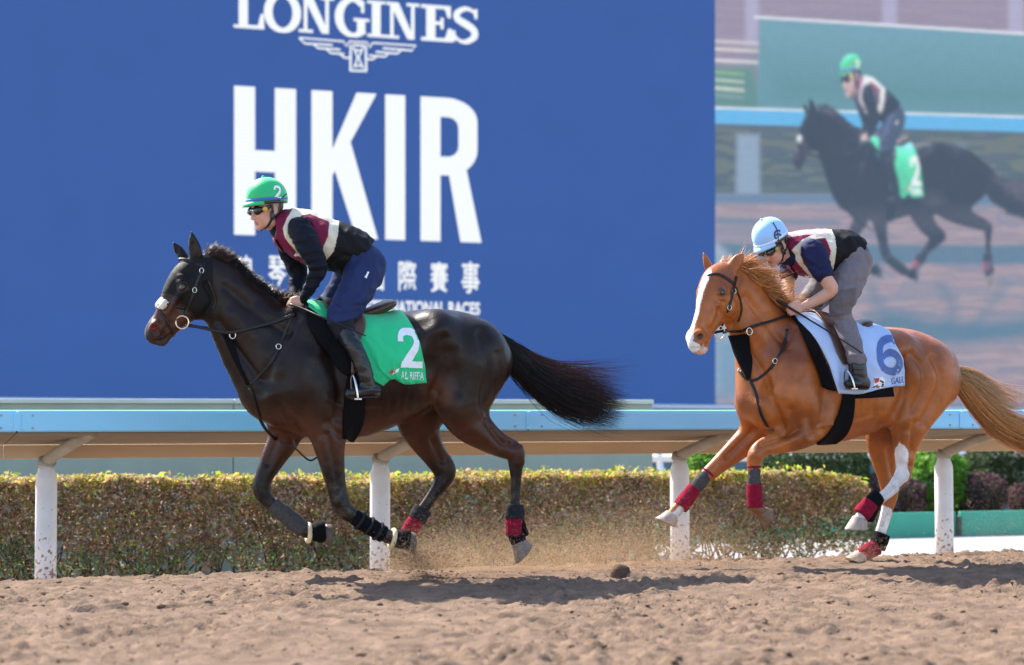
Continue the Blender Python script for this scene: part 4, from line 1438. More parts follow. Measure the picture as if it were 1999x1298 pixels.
def hoof(fr, parent, a, b, r0, r1, w, m, name='hoof', wl=0.05, cols=None):
    """a hoof between the coronet a and the ground edge b (picture points)"""
    p, q = fr.P(*a, w), fr.P(*b, w)
    s = fr.mpp(p)
    d = q - p
    rows = [(*(p - d * 0.08), r0 * s * .85, wl * .85), (*p, r0 * s, wl * .95), (*(p + d * 0.12), r0 * s * 1.02, wl), (*(p + d * .9), r1 * s, wl * 1.22), (*(p + d * 1.0), r1 * s * .97, wl * 1.2)]
    v, f = loft(rows, 18, sub=2)
    L_ = np.linalg.norm(d); u = d / L_
    dor = np.array([u[2], 0, -u[0]])
    rel = v - p
    t = np.clip((rel @ u) / L_, 0, 1)
    qd = rel @ dor
    v = v + u * (qd * 0.48 * t)[:, None] + dor * (np.maximum(qd, 0) * 0.20 * t)[:, None] - dor * (np.maximum(-qd, 0) * 0.15 * t)[:, None]
    v = v + 0.004 * vnoise3(v, 0.02, 3)[:, None] * dor
    return add_mesh(name, v, f, m, parent)


def cuff(name, fr, parent, rows, m, inflate=0.0, seg=18):
    s = st(fr, rows)
    s[:, 3:] += inflate
    v, f = loft(s, seg, sub=5)
    c = catmull(s, 5)[:, :3].mean(0)
    d = v - c
    v = v + d / (np.linalg.norm(d, axis=1)[:, None] + 1e-6) * (0.007 * vnoise3(v + c, 0.02, 7) + 0.005 * vnoise3(v, 0.05, 8))[:, None]
    return add_mesh(name, v, f, m, parent)


# ---------------------------------------------------------------- coats
def dusty(v, c, amt):
    """sand thrown up on the legs and the belly"""
    k = smooth01(-v[:, 2], -0.85, -0.15) * np.clip(0.15 + 1.6 * vnoise3(v, 0.035, 12) + 1.2 * vnoise3(v, 0.012, 13), 0, 1) * amt
    return c * (1 - k[:, None]) + np.array([0.22, 0.15, 0.105]) * k[:, None]


def coat_bay(fr, v, HX):
    xy = fr.proj(v)
    n = vnoise3(v, 0.18, 3); n2 = vnoise3(v, 0.06, 4)
    c = np.tile(np.array([0.0135, 0.0065, 0.0052]), (len(v), 1))
    red = np.array([0.075, 0.026, 0.013])
    # warmer belly, flank, inner thigh, chest and muzzle
    f = smooth01(xy[:, 1], 760, 850) * smooth01(-xy[:, 1], -930, -870) * 0.9
    f = np.maximum(f, smooth01(-np.hypot((xy[:, 0] - 855) / 40, (xy[:, 1] - 770) / 45), -1.2, -.3))
    t = (v - HX['o']) @ HX['hd'] / HX['L']
    hm = (xy[:, 0] < 400) & (xy[:, 1] < 690)
    f = np.where(hm, smooth01(t, 0.35, 0.62) * smooth01(-t, -1.15, -0.8) * 0.9, f)
    f = np.clip(f + n * 0.5 * f, 0, 1)[:, None]
    c = c * (1 - f) + red * f
    leg = smooth01(xy[:, 1], 900, 965)[:, None]
    c = c * (1 - leg) + np.array([0.008, 0.0065, 0.0065]) * leg
    mz = np.where(hm, smooth01(t, 0.95, 1.15), 0)[:, None]
    c = c * (1 - mz) + np.array([0.035, 0.022, 0.02]) * mz
    # nostril inside
    for z in HX['nz']:
        k = smooth01(-np.linalg.norm(v - z, axis=1), -0.026, -0.015)[:, None]
        c = c * (1 - k) + np.array([0.16, 0.018, 0.014]) * k
    return dusty(v, c * (1 + 0.30 * n2 + 0.25 * vnoise3(v, 0.022, 5))[:, None], 0.45)


def coat_chestnut(fr, v, HX):
    xy = fr.proj(v)
    n = vnoise3(v, 0.2, 3); n2 = vnoise3(v, 0.05, 4)
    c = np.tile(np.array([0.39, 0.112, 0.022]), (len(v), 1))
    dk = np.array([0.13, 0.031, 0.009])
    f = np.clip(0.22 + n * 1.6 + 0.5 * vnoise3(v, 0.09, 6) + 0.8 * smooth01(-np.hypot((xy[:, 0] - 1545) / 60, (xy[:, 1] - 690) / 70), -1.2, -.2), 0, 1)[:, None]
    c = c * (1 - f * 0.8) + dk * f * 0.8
    WH = np.array([0.78, 0.74, 0.72])
    # blaze down the middle of the face
    rel = v - HX['o']
    t = rel @ HX['hd'] / HX['L']
    l = rel @ HX['lat'] + 0.008 * vnoise3(v, 0.03, 8)
    fr_ = rel @ HX['fn']
    wid = np.interp(t, [-0.12, -0.05, 0.1, 0.5, 0.8, 1.0, 1.2], [0.0, 0.022, 0.036, 0.030, 0.034, 0.060, 0.07])
    head = (xy[:, 0] < 1440) & (xy[:, 1] < 700)
    bz = head & (np.abs(l - 0.012) < wid * 0.70) & (fr_ > np.interp(t, [0, .8, 1.1], [0.03, 0.02, -0.02])) & (t > -0.12)
    sn = head & (t > 1.08)
    c[bz | sn] = WH
    pk = head & (t > 1.02) & (fr_ < 0.0)
    c[pk] = np.array([0.60, 0.40, 0.34])
    for z in HX['nz']:
        k = smooth01(-np.linalg.norm(v - z, axis=1), -0.028, -0.014)[:, None]
        c = c * (1 - k) + np.array([0.06, 0.02, 0.018]) * k
    for z in HX['eyes']:
        k = smooth01(-np.linalg.norm(v - z, axis=1), -0.040, -0.024)[:, None]
        c = c * (1 - k) + np.array([0.05, 0.028, 0.022]) * k
    # white stockings behind, near one right up to the gaskin
    edge = 6 * vnoise3(v, 0.04, 9) * 2
    far = v[:, 1] > 0.05
    near = v[:, 1] < -0.02
    zz = [(1754, 862), (1768, 872), (1775, 884), (1772, 915), (1776, 928), (1764, 945), (1730, 985), (1640, 1060), (1640, 960), (1712, 950), (1744, 905)]
    c[near & in_poly(xy + edge[:, None] * 0.5, zz)] = WH
    c[far & in_poly(xy + edge[:, None] * 0.5, [(1722, 986), (1738, 990), (1746, 1012), (1752, 1100), (1650, 1100), (1690, 1040)])] = WH
    c[far & in_poly(xy, [(1270, 1040), (1345, 970), (1350, 1010), (1330, 1040)])] = WH * 0.95
    c = c * (1 + 0.26 * n2 + 0.22 * vnoise3(v, 0.022, 5))[:, None]
    return np.clip(dusty(v, c, 0.55), 0, 0.85)


M_BAY = horse_material('bay_coat', 0.06)
M_CHEST = horse_material('chestnut_coat', 0.10, 0.42)
VOX = 0.0082
HB1, BV1, HX1, EY1 = build_horse(H1, HORSE1, 'bay_horse', 'dark bay horse with green number 2 cloth, galloping in front', coat_bay, M_BAY, VOX)
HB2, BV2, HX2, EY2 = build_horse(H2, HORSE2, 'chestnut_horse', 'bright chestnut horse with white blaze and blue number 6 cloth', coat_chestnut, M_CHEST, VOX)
# ================================================================== tack, hair, legs
M_EYE = mat('horse_eye', (0.012, 0.008, 0.006), 0.06, spec=0.8, coat=0.6)
M_BLACKL = mat('black_leather', (0.006, 0.006, 0.007), 0.35, spec=0.35, nscale=40, namt=0.2, bump=0.1, bscale=300)
M_BROWNL = mat('brown_leather', (0.085, 0.040, 0.026), 0.36, nscale=14, namt=0.25, bump=0.1, bscale=200)
M_STEEL = mat('steel', (0.72, 0.71, 0.68), 0.22, metal=1.0, nscale=20, namt=0.1)
M_BRASS = mat('worn_brass', (0.80, 0.66, 0.48), 0.28, metal=1.0)
M_BLACKF = mat('black_fabric', (0.006, 0.006, 0.008), 0.85, spec=0.1, nscale=60, namt=0.3, bump=0.25, bscale=400)
M_GREYF = mat('grey_bandage', (0.075, 0.073, 0.075), 0.9, spec=0.1, nscale=50, namt=0.3, bump=0.4, bscale=260)
M_DKGREYF = mat('dark_grey_bandage', (0.022, 0.021, 0.024), 0.9, spec=0.2, nscale=50, namt=0.3, bump=0.4, bscale=260)
M_REDF = mat('maroon_bandage', (0.25, 0.010, 0.034), 0.9, spec=0.1, nscale=30, namt=0.3, bump=0.5, bscale=220)
M_CREAM = mat('cream_rubber', (0.72, 0.58, 0.36), 0.55, nscale=30, namt=0.2)
M_WOOL = mat('cream_sheepskin', (0.74, 0.68, 0.56), 0.95, sheen=0.5, nscale=60, namt=0.25, bump=1.0, bscale=130)
M_HOOFD = mat('dark_hoof', (0.10, 0.075, 0.06), 0.55, nscale=25, namt=0.4, bump=0.3, stretch=(1, 1, 0.2))
M_HOOFP = mat('pale_hoof', (0.42, 0.32, 0.26), 0.6, nscale=22, namt=0.45, bump=0.3, stretch=(1, 1, 0.2))
M_GREENC = mat('green_cloth', (0.010, 0.56, 0.22), 0.75, sheen=0.2, nscale=6, namt=0.08, bump=0.15, bscale=25)
M_BLUEC = mat('pale_blue_cloth', (0.44, 0.58, 0.86), 0.75, sheen=0.2, nscale=6, namt=0.06, bump=0.15, bscale=25)
M_PRINTW = mat('white_print', (0.82, 0.84, 0.86), 0.6)
M_PRINTB = mat('blue_print', (0.085, 0.16, 0.42), 0.6)
M_PRINTR = mat('red_print', (0.55, 0.03, 0.03), 0.6)
M_PRINTK = mat('black_print', (0.02, 0.02, 0.025), 0.6)
M_HAIRK = hair_mat('black_hair')
M_HAIRC = hair_mat('chestnut_hair')


def resample(pl, n):
    p = np.asarray(pl, float)
    p = catmull(p, 6) if len(p) > 2 else p
    d = np.r_[0, np.cumsum(np.linalg.norm(np.diff(p, axis=0), axis=1))]
    t = np.linspace(0, d[-1], n)
    return np.stack([np.interp(t, d, p[:, i]) for i in range(p.shape[1])], -1)


def drape(name, fr, bvh, front, rear, m, parent, off=0.012, nu=26, nv=24, hem=None, spine=True, thick=0.004, fold=0.0, seed=1, far=True):
    a, b = resample(front, nv), resample(rear, nv)
    G = np.zeros((nv, nu, 3))
    for i in range(nv):
        for j in range(nu):
            u = j / (nu - 1)
            q = a[i] * (1 - u) + b[i] * u
            if hem is not None:
                q = q + np.array([0, hem(u)]) * (i / (nv - 1)) ** 2
            p, n, ok = ray_hit(fr, bvh, q[0], q[1], off)
            G[i, j] = p
    for _ in range(3):
        K = G.copy()
        K[1:-1] = (G[:-2] + 2 * G[1:-1] + G[2:]) / 4
        K[:, 1:-1] = (K[:, :-2] + 2 * K[:, 1:-1] + K[:, 2:]) / 4
        G = K
    if fold:
        jj, ii = np.meshgrid(np.linspace(0, 1, nu), np.linspace(0, 1, nv))
        a1 = vnoise2(jj * 1.0 + 0.35 * ii + 3, ii * 0.25 + 1, 0.11, seed)
        a2 = vnoise2(jj - 0.5 * ii + 5, ii * 0.4 + 1, 0.07, seed + 1)
        G[..., 1] -= fold * (np.maximum(0.35 - np.abs(a1) * 2, 0) * 1.2 + 0.30 * (a2 + 0.5)) * ii ** 0.6
    rows = [G[i] for i in range(nv - 1, -1, -1)]
    if spine:
        top = G[0]
        for t in (0.66, 0.33, 0.0):
            r = []
            for p in top:
                h = bvh.ray_cast(Vector((p[0], p[1] * t, 3.0)), Vector((0, 0, -1)))
                z = h[0][2] + off if h[0] is not None else p[2]
                r.append((p[0], p[1] * t, z))
            rows.append(np.array(r))
        mid = rows[-1]
        if far:
            for r in rows[-2::-1]:
                rows.append(r * [1, -1, 1])
    R = np.array(rows)
    ni = len(R)
    I = np.arange(ni * nu).reshape(ni, nu)
    f = np.stack([I[:-1, :-1], I[:-1, 1:], I[1:, 1:], I[1:, :-1]], -1).reshape(-1, 4)
    o = add_mesh(name, R.reshape(-1, 3), f, m, parent, fr=None if parent else fr)
    solidify(o, thick, 0.0)
    # bvh of the near half for laying things on it
    return o, bvh_of(R.reshape(-1, 3), f)


def decal(name, fr, bvh, v2, f2, to_px, m, parent, off=0.004, maxlen=5.0):
    """flat print laid on a curved surface; to_px maps glyph units to picture points"""
    bm = bmesh.new()
    vs = [bm.verts.new((*to_px(a, b), 0)) for a, b in v2]
    for q in f2:
        try: bm.faces.new([vs[i] for i in q])
        except ValueError: pass
    bmesh.ops.triangulate(bm, faces=bm.faces)
    for _ in range(4):
        es = [e for e in bm.edges if e.calc_length() > maxlen]
        if not es: break
        bmesh.ops.subdivide_edges(bm, edges=es, cuts=1)
        bmesh.ops.triangulate(bm, faces=[q for q in bm.faces if len(q.verts) > 3])
    bm.verts.index_update()
    pts = []
    for q in bm.verts:
        p, n, ok = ray_hit(fr, bvh, q.co.x, q.co.y, off)
        pts.append(p)
    faces = [[q.index for q in p.verts] for p in bm.faces]
    bm.free()
    pts = np.array(pts)
    # orient towards the camera
    out = []
    for q in faces:
        n = np.cross(pts[q[1]] - pts[q[0]], pts[q[2]] - pts[q[0]])
        out.append(q if n @ (fr.cam - pts[q[0]]) > 0 else q[::-1])
    return add_mesh(name, pts, out, m, parent, smooth=True)


def quad_decal(name, fr, bvh, polys, m, parent, off=0.004):
    V, F = [], []
    for q in polys:
        n = len(V); V += [tuple(p) for p in q]; F.append(list(range(n, n + len(q))))
    return decal(name, fr, bvh, V, F, lambda a, b: (a, b), m, parent, off)


def ring_px(name, fr, px, py, w, rx, rz, tube, m, parent, axis=(0, 1, 0), seg=26):
    p = fr.P(px, py, w); s = fr.mpp(p)
    ax = np.array(axis, float); ax /= np.linalg.norm(ax)
    u = np.cross(ax, [0, 0, 1.0]); u /= np.linalg.norm(u)
    v_ = np.cross(ax, u)
    t = np.arange(seg) / seg * 2 * math.pi
    pts = p + np.cos(t)[:, None] * u * rx * s + np.sin(t)[:, None] * v_ * rz * s
    rows = np.column_stack([pts, np.full(seg, tube), np.full(seg, tube)])
    return add_mesh(name, *loft(rows, 8, lat=ax, sub=1, closed=True), m, parent)


def collar(name, fr, a, b, r, tube, w, m, parent):
    """a ring round a limb; the limb runs from a to b"""
    p, q = fr.P(*a, w), fr.P(*b, w)
    ax = (q - p) / np.linalg.norm(q - p)
    s = fr.mpp(p)
    u = np.cross(ax, [0, 1, 0]); u /= np.linalg.norm(u)
    v_ = np.cross(ax, u)
    t = np.arange(22) / 22 * 2 * math.pi
    pts = p + np.cos(t)[:, None] * u * r * s + np.sin(t)[:, None] * v_ * r * s * .95
    return add_mesh(name, *loft(np.column_stack([pts, np.full(22, tube), np.full(22, tube)]), 8, lat=ax, sub=1, closed=True), m, parent)


def cuff_px(name, fr, a, b, ra, rb, w, m, parent, wl=None):
    s = fr.mpp(fr.P(*a, w))
    n = 5
    rows = []
    for i in range(n):
        t = i / (n - 1)
        r = ra + (rb - ra) * t + (0.6 if 0 < i < n - 1 else -0.4)
        rows.append((a[0] + (b[0] - a[0]) * t, a[1] + (b[1] - a[1]) * t, r, w, (wl or r * s * 0.92)))
    return cuff(name, fr, parent, rows, m)


def horse_eyes(fr, body, HX, EY):
    for e in EY:
        sgn = 1 if (e - HX['o']) @ HX['lat'] > 0 else -1
        c = e
        v, f = loft([(*(c - HX['hd'] * 0.024 * q), 0.024 * math.sqrt(max(1 - q * q, 0.0)) * .75 + 1e-4, 0.022 * math.sqrt(max(1 - q * q, 0)) + 1e-4) for q in np.linspace(-1, 1, 9)], 12, lat=HX['lat'], sub=1)
        add_mesh('eye', v, f, M_EYE, body)


def shell(fr, bvh_v, bvh_f, mask, off, name, m, parent):
    n = vnormals(bvh_v, bvh_f)
    keep = mask[bvh_f].all(1)
    f = bvh_f[keep]
    ids = np.unique(f)
    mp = np.full(len(bvh_v), -1); mp[ids] = np.arange(len(ids))
    return add_mesh(name, bvh_v[ids] + n[ids] * off, mp[f], m, parent)


def mesh_np(o):
    me = o.data
    v = np.zeros(len(me.vertices) * 3, np.float32); me.vertices.foreach_get('co', v)
    f = np.zeros(len(me.polygons) * 4, np.int32); me.polygons.foreach_get('vertices', f)
    return v.reshape(-1, 3).astype(float), f.reshape(-1, 4)


# ---------------------------------------------------------------- bay horse
horse_eyes(H1, HB1, HX1, EY1)
_v, _f = mesh_np(HB1)
_xy = H1.proj(_v)
_t = (_v - HX1['o']) @ HX1['hd'] / HX1['L']
_eyed = np.min([np.linalg.norm(_v - e, axis=1) for e in EY1], axis=0)
_m = (_xy[:, 0] < 416) & (_xy[:, 1] > 497) & (_xy[:, 1] < 622) & (_t < 0.44 + 0.05 * np.sin(_xy[:, 0] * .05)) & (_eyed > 0.036) & ((_xy[:, 0] - 400) * 0.5 + (_xy[:, 1] - 490) * 1.0 > -2)
M_HOOD = mat('black_mesh_hood', (0.006, 0.0055, 0.006), 0.6, spec=0.2, nscale=80, namt=0.3, bump=0.2, bscale=500)
shell(H1, _v, _f, _m, 0.003, 'hood', M_HOOD, HB1)


def bridle(fr, bvh, label, cheek, brow, throat, nosebands, ring, rr, rein_near, rein_far, name='bridle'):
    root = tag(empty(name, fr), label, 'bridle')
    strap_px('cheek_strap', fr, bvh, cheek, 0.019, M_BLACKL, root)
    strap_px('brow_band', fr, bvh, brow, 0.020, M_BLACKL, root, off=0.008)
    strap_px('throat_strap', fr, bvh, throat, 0.013, M_BLACKL, root)
    for nb in nosebands:
        strap_px('nose_band', fr, bvh, nb, 0.015, M_BLACKL, root)
    ring_px('bit_ring', fr, ring[0], ring[1], ring[2], rr[0], rr[1], 0.0052, M_BRASS, root, axis=(0.25, 1, 0))
    for q in (0.30, 0.62):
        c = resample(cheek, 20)[int(q * 19)]
        p, n, ok = ray_hit(fr, bvh, c[0], c[1], 0.010)
        ring_px('buckle', fr, *fr.proj(p), -p[1], 4, 5, 0.0022, M_STEEL, root)
    for rn in (rein_near, rein_far):
        strap_px('rein', fr, bvh, rn, 0.019, M_BLACKL, root, off=0.018)
    return root


def body_w(fr, bvh, px, py):
    p, n, ok = ray_hit(fr, bvh, px, py)
    return -p[1] if ok else 0.0


_wr = body_w(H1, BV1, 356, 629) + 0.012
B1 = bridle(H1, BV1, 'black leather bridle with sheepskin noseband on the dark bay horse',
            [(401, 497), (396, 521), (383, 553), (374, 584), (366, 603), (361, 616)], [(347, 507), (366, 509), (394, 520)], [(396, 523), (411, 559), (421, 588), (414, 607)],
            [[(314, 592), (330, 595), (345, 599), (363, 602)], [(308, 601), (322, 621), (334, 643), (340, 656)]], (355.6, 629, _wr), (12.5, 12.5),
            [(366, 634, _wr), (400, 641, .10), (433, 648, .12), (463, 647), (500, 639), (540, 627), (572, 616), (579, 611, .12)],
            [(350, 633, -_wr), (400, 640, -.09), (440, 644, -.10), (500, 634, -.10), (545, 622, -.08), (570, 610, -.05)])
# sheepskin roll over the nose
_c = st(H1, [(336, 612, 30, .01, .06)])[0]
_pts = []
for a in np.linspace(-44, 52, 9):
    t = math.radians(a)
    _pts.append(_c[:3] - HX1['hd'] * 0.012 + HX1['fn'] * math.cos(t) * 0.090 + HX1['lat'] * math.sin(t) * 0.062)
_rows = np.array([[*p, 0.022 * s, 0.040 * s] for p, s in zip(_pts, (.7, .9, 1, 1.05, 1.05, 1.05, 1, .9, .7))])
_v, _f = loft(_rows, 14, lat=HX1['hd'])
_v = _v + vnormals(_v, np.array([q if len(q) == 4 else (*q, q[-1]) for q in _f])) * (0.020 * vnoise3(_v, 0.016, 5))[:, None]
add_mesh('sheepskin_roll', _v, _f, M_WOOL, B1)


def breastplate(fr, bvh, label, bibn, bibf, neck, low, ring):
    root = tag(empty('breastplate', fr), label, 'harness')
    drape('bib', fr, bvh, [q[:2] for q in bibf], [q[:2] for q in bibn], M_BLACKF, root, 0.012, 10, 14, spine=False, thick=0.008)
    strap_px('neck_strap', fr, bvh, neck, 0.019, M_BLACKL, root, off=0.007)
    strap_px('chest_strap', fr, bvh, low, 0.021, M_BLACKL, root, off=0.008)
    ring_px('ring', fr, ring[0], ring[1], ring[2], 8, 6, 0.0042, M_STEEL, root)
    q = bibn[0]
    ring_px('rein_ring', fr, q[0], q[1] - 3, q[2] + 0.01, 6, 7, 0.0034, M_STEEL, root)
    c = resample(neck, 20)[11]
    p, nn, ok = ray_hit(fr, bvh, c[0], c[1], 0.012)
    ring_px('buckle', fr, *fr.proj(p), -p[1], 5, 5, 0.003, M_STEEL, root)
    return root


BP1 = breastplate(H1, BV1, 'black breastplate with bib on the dark bay horse', [(454, 657, .09), (464, 692, .085), (476, 728, .07), (487, 750, .05)], [(433, 652, -.06), (448, 684, -.05), (470, 726, -.03), (484, 752, -.01)],
                  [(489, 750), (505, 735), (523, 716), (533, 700), (541, 683), (553, 655), (564, 630), (570, 616)], [(488, 756), (494, 772), (501, 795), (508, 815), (519, 838), (539, 857)], (486, 751, .07))
strap('loose_strap', H1, [H1.P(545, 862, .02), H1.P(574, 874, .05), H1.P(592, 890, .06), H1.P(606, 899, .05), H1.P(620, 892, .02)], np.tile([0, -1, 0], (5, 1)), 0.011, 0.004, M_BLACKL, BP1)

CL1 = tag(empty('saddle_cloth', H1), 'green saddle cloth with white number 2 on the dark bay horse', 'saddle cloth')
CLO1, CB1 = drape('cloth', H1, BV1, [(597, 599), (606, 618), (640, 650), (686, 695), (700, 728), (745, 753)], [(786, 613), (802, 634), (815, 662), (824, 702), (829, 747)], M_GREENC, CL1, 0.015, 40, 26,
                  hem=lambda u: -13 * math.exp(-((u - 0.25) / 0.16) ** 2), fold=0.045, seed=4)
TWO = [(0.02, 0.72), (0.02, 0.98)]


def glyph_two():
    c = np.array([(0.10, 0.66), (0.11, 0.80), (0.20, 0.89), (0.40, 0.92), (0.62, 0.90), (0.76, 0.80), (0.80, 0.66), (0.74, 0.52), (0.58, 0.36), (0.38, 0.20), (0.26, 0.09)])
    c = catmull(c, 4)
    w = np.interp(np.linspace(0, 1, len(c)), [0, 0.15, 0.3, 0.5, 0.7, 1], [0.24, 0.22, 0.18, 0.24, 0.24, 0.26])
    return stroke_strip(c, w), [[(0.05, 0.0), (1.0, 0.0), (1.0, 0.17), (0.12, 0.17)]]


def stroke_strip(c, w):
    t = np.gradient(c, axis=0); t /= np.linalg.norm(t, axis=1)[:, None]
    n = np.stack([-t[:, 1], t[:, 0]], -1)
    a, b = c + n * w[:, None] / 2, c - n * w[:, None] / 2
    V = [tuple(x) for x in a] + [tuple(x) for x in b]
    k = len(c)
    return V, [[i, i + 1, k + i + 1, k + i] for i in range(k - 1)]


(_V, _F), _bar = glyph_two()
_to = lambda a, b: (776 + 44 * a + 4 * (1 - b), 719 - 76 * b - 2 * (1 - a))
_n = decal('number', H1, CB1, _V, _F, _to, M_PRINTW, CL1, 0.005)
_n2 = decal('number_foot', H1, CB1, _bar[0], [[0, 1, 2, 3]], _to, M_PRINTW, CL1, 0.0065)
_V, _F = text_mesh('AL RIFFA', 0.012)
decal('name_lettering', H1, CB1, _V, _F, lambda a, b: (783 + 43 * a, 739 - 15 * b + 3 * a), M_PRINTW, CL1, 0.005)
quad_decal('emblem', H1, CB1, [[(757, 731), (764, 722), (772, 719), (770, 727)]], M_PRINTR, CL1, 0.005)
quad_decal('emblem_white', H1, CB1, [[(766, 731), (772, 721), (779, 719), (777, 726)]], M_PRINTW, CL1, 0.006)


def saddle(fr, bvh, label, padf, padr, flapf, flapr, seat, girthf, girthr, leather, pad_mat=None):
    root = tag(empty('saddle', fr), label, 'saddle')
    drape('pad', fr, bvh, padf, padr, M_BLACKF, root, 0.024, 18, 24, thick=0.014)
    drape('flap', fr, bvh, flapf, flapr, M_BROWNL, root, 0.040, 14, 16, thick=0.007)
    s = st(fr, seat)
    F = Field(s[:, :3].min(0) - .22, s[:, :3].max(0) + .22, 0.008)
    F.chain(s, .03)
    v, f = F.mesh(1)
    add_mesh('seat', v, f, M_BROWNL, root)
    drape('girth', fr, bvh, girthf, girthr, M_BLACKF, root, 0.016, 8, 18, spine=False, thick=0.012)
    strap_px('stirrup_leather', fr, bvh, leather, 0.022, M_BROWNL, root, off=0.048, thick=0.006)
    return root


SD1 = saddle(H1, BV1, 'brown leather saddle with black pad on the dark bay horse',
             [(597, 606), (601, 632), (614, 660), (638, 694), (660, 720), (678, 733)], [(603, 606), (640, 634), (668, 656), (688, 678), (695, 700), (687, 728)],
             [(632, 606), (650, 638), (672, 660), (690, 674)], [(706, 620), (711, 638), (709, 655), (702, 670)],
             [(628, 603, 9, 0, .07), (650, 608, 10, 0, .09), (685, 617, 9, 0, .10), (712, 612, 9, 0, .12), (738, 603, 11, 0, .14), (756, 595, 11, 0, .14), (764, 592, 7, 0, .10)],
             [(680, 725), (672, 780), (669, 820), (669, 857)], [(712, 725), (712, 790), (706, 830), (690, 856)], [(686, 668), (688, 700), (688, 732)])
strap_px('piping', H1, BV1, [(602, 606), (625, 622), (650, 641), (672, 658), (690, 679), (697, 701), (690, 729)], 0.010, M_GREENC, SD1, off=0.037, thick=0.006)
_gr = H1.P(668, 860, .1)

# hair
def crest_hair(fr, bvh, crest, n, length, dirv, m, parent, seed, base, var, gravity, wind, name='mane', rad=0.0017, jit=0.12, curl=0.05, clump=0.0):
    r = np.random.default_rng(seed)
    c = resample(crest, 200)
    idx = r.integers(0, 200, n)
    roots = []
    for i in idx:
        p = fr.P(c[i, 0], c[i, 1] + 4, 0)
        h = bvh.ray_cast(Vector((p[0], r.normal() * 0.012, p[2] + 0.4)), Vector((0, 0, -1)))
        roots.append(np.array(h[0]) - [0, 0, 0.004] if h[0] is not None else p)
    roots = np.array(roots)
    cols = np.array(base) * (1 + var * r.normal(size=(n, 1))).clip(0.3, 2.0)
    dirs = np.tile(dirv, (n, 1)).astype(float)
    if clump:
        g = (idx * 0.22 + r.normal(size=n) * 0.5).astype(int) % 64
        dirs = dirs + (r.normal(size=(64, 3)) * clump)[g]
        length = length * r.uniform(0.6, 1.2, 64)[g]
    return hair(name, roots, dirs, length, m, parent, seed + 1, rad, 7, gravity, wind, jit, curl, cols)


crest_hair(H1, BV1, [(402, 487), (430, 497), (451, 510), (476, 538), (522, 566), (560, 583), (590, 593)], 2600, 0.085, (0.35, 0.45, 0.75), M_HAIRK, HB1, 60, (0.016, 0.011, 0.010), 0.4, 1.6, (0.5, 0.5, 0), jit=0.22)
crest_hair(H1, BV1, [(398, 486), (412, 490), (440, 502)], 420, 0.10, (0.75, 0.1, 0.55), M_HAIRK, HB1, 63, (0.05, 0.022, 0.016), 0.4, 0.9, (0.6, 0.2, 0), name='forelock', jit=0.25)
crest_hair(H1, BV1, [(540, 574), (575, 588)], 380, 0.11, (0.7, -0.1, 0.35), M_HAIRK, HB1, 66, (0.06, 0.025, 0.018), 0.4, 1.2, (0.5, 0, 0), name='mane', jit=0.3)
bundle_tail('tail', H1, [(950, 655, 10, 0), (972, 668, 17, 0), (1005, 698, 26, 0), (1060, 746, 31, 0), (1125, 782, 34, 0), (1222, 806, 30, 0)], 3700, M_HAIRK, HB1, 70, (0.012, 0.009, 0.010), 0.4, tipspread=0.15, rad=0.0013)
bundle_tail('tail_wisps', H1, [(968, 672, 16, 0), (1020, 705, 26, 0), (1080, 735, 30, 0), (1150, 752, 36, 0), (1226, 772, 46, 0)], 900, M_HAIRK, HB1, 72, (0.07, 0.028, 0.024), 0.4, tipspread=0.26, rad=0.0010)

# legs of the bay
cuff_px('brushing_boot', H1, (690, 1009), (750, 1044), 15.5, 17, .15, M_BLACKF, HB1)
for t in (0.2, 0.5, 0.8):
    collar('boot_strap', H1, (690 + 60 * t, 1009 + 35 * t), (695 + 60 * t, 1012 + 35 * t), 17.3, 0.009, .15, M_DKGREYF, HB1)
collar('heel_ring', H1, (766, 1051), (780, 1054), 16.5, 0.015, .15, M_CREAM, HB1)
cuff_px('bell_boot', H1, (768, 1051), (797, 1054), 15, 20, .15, M_BLACKF, HB1, 0.058)
hoof(H1, HB1, (795, 1054), (808, 1060), 16, 17, .15, M_HOOFD)
cuff_px('brushing_boot', H1, (530, 982), (592, 1034), 15.5, 17, -.15, M_GREYF, HB1)
collar('heel_ring', H1, (602, 1040), (616, 1040), 16.5, 0.015, -.15, M_CREAM, HB1)
cuff_px('bell_boot', H1, (604, 1040), (632, 1038), 15, 22, -.15, M_BLACKF, HB1, 0.058)
hoof(H1, HB1, (630, 1039), (646, 1046), 17, 18, -.15, M_HOOFD)
cuff_px('leg_bandage_top', H1, (1005, 984), (1004, 1012), 17.5, 19, .15, M_DKGREYF, HB1)
cuff_px('leg_bandage', H1, (1004, 1010), (1003, 1046), 17.5, 16.5, .15, M_REDF, HB1)
cuff_px('fetlock_pad', H1, (1010, 1018), (1024, 1046), 14, 10, .15, M_BLACKF, HB1, 0.036)
cuff_px('pastern_wrap', H1, (1004, 1040), (1014, 1060), 15, 15, .15, M_BLACKF, HB1)
hoof(H1, HB1, (1012, 1058), (1023, 1082), 15.5, 19, .15, mat('grey_brown_hoof', (0.21, 0.16, 0.13), 0.6, nscale=22, namt=0.5, bump=0.3))
cuff_px('leg_bandage_top', H1, (826, 992), (813, 1015), 18, 18.5, -.145, M_DKGREYF, HB1)
cuff_px('leg_bandage', H1, (813, 1014), (797, 1042), 16.5, 16, -.145, M_REDF, HB1)
hoof(H1, HB1, (795, 1042), (786, 1062), 15, 18, -.145, M_HOOFD)

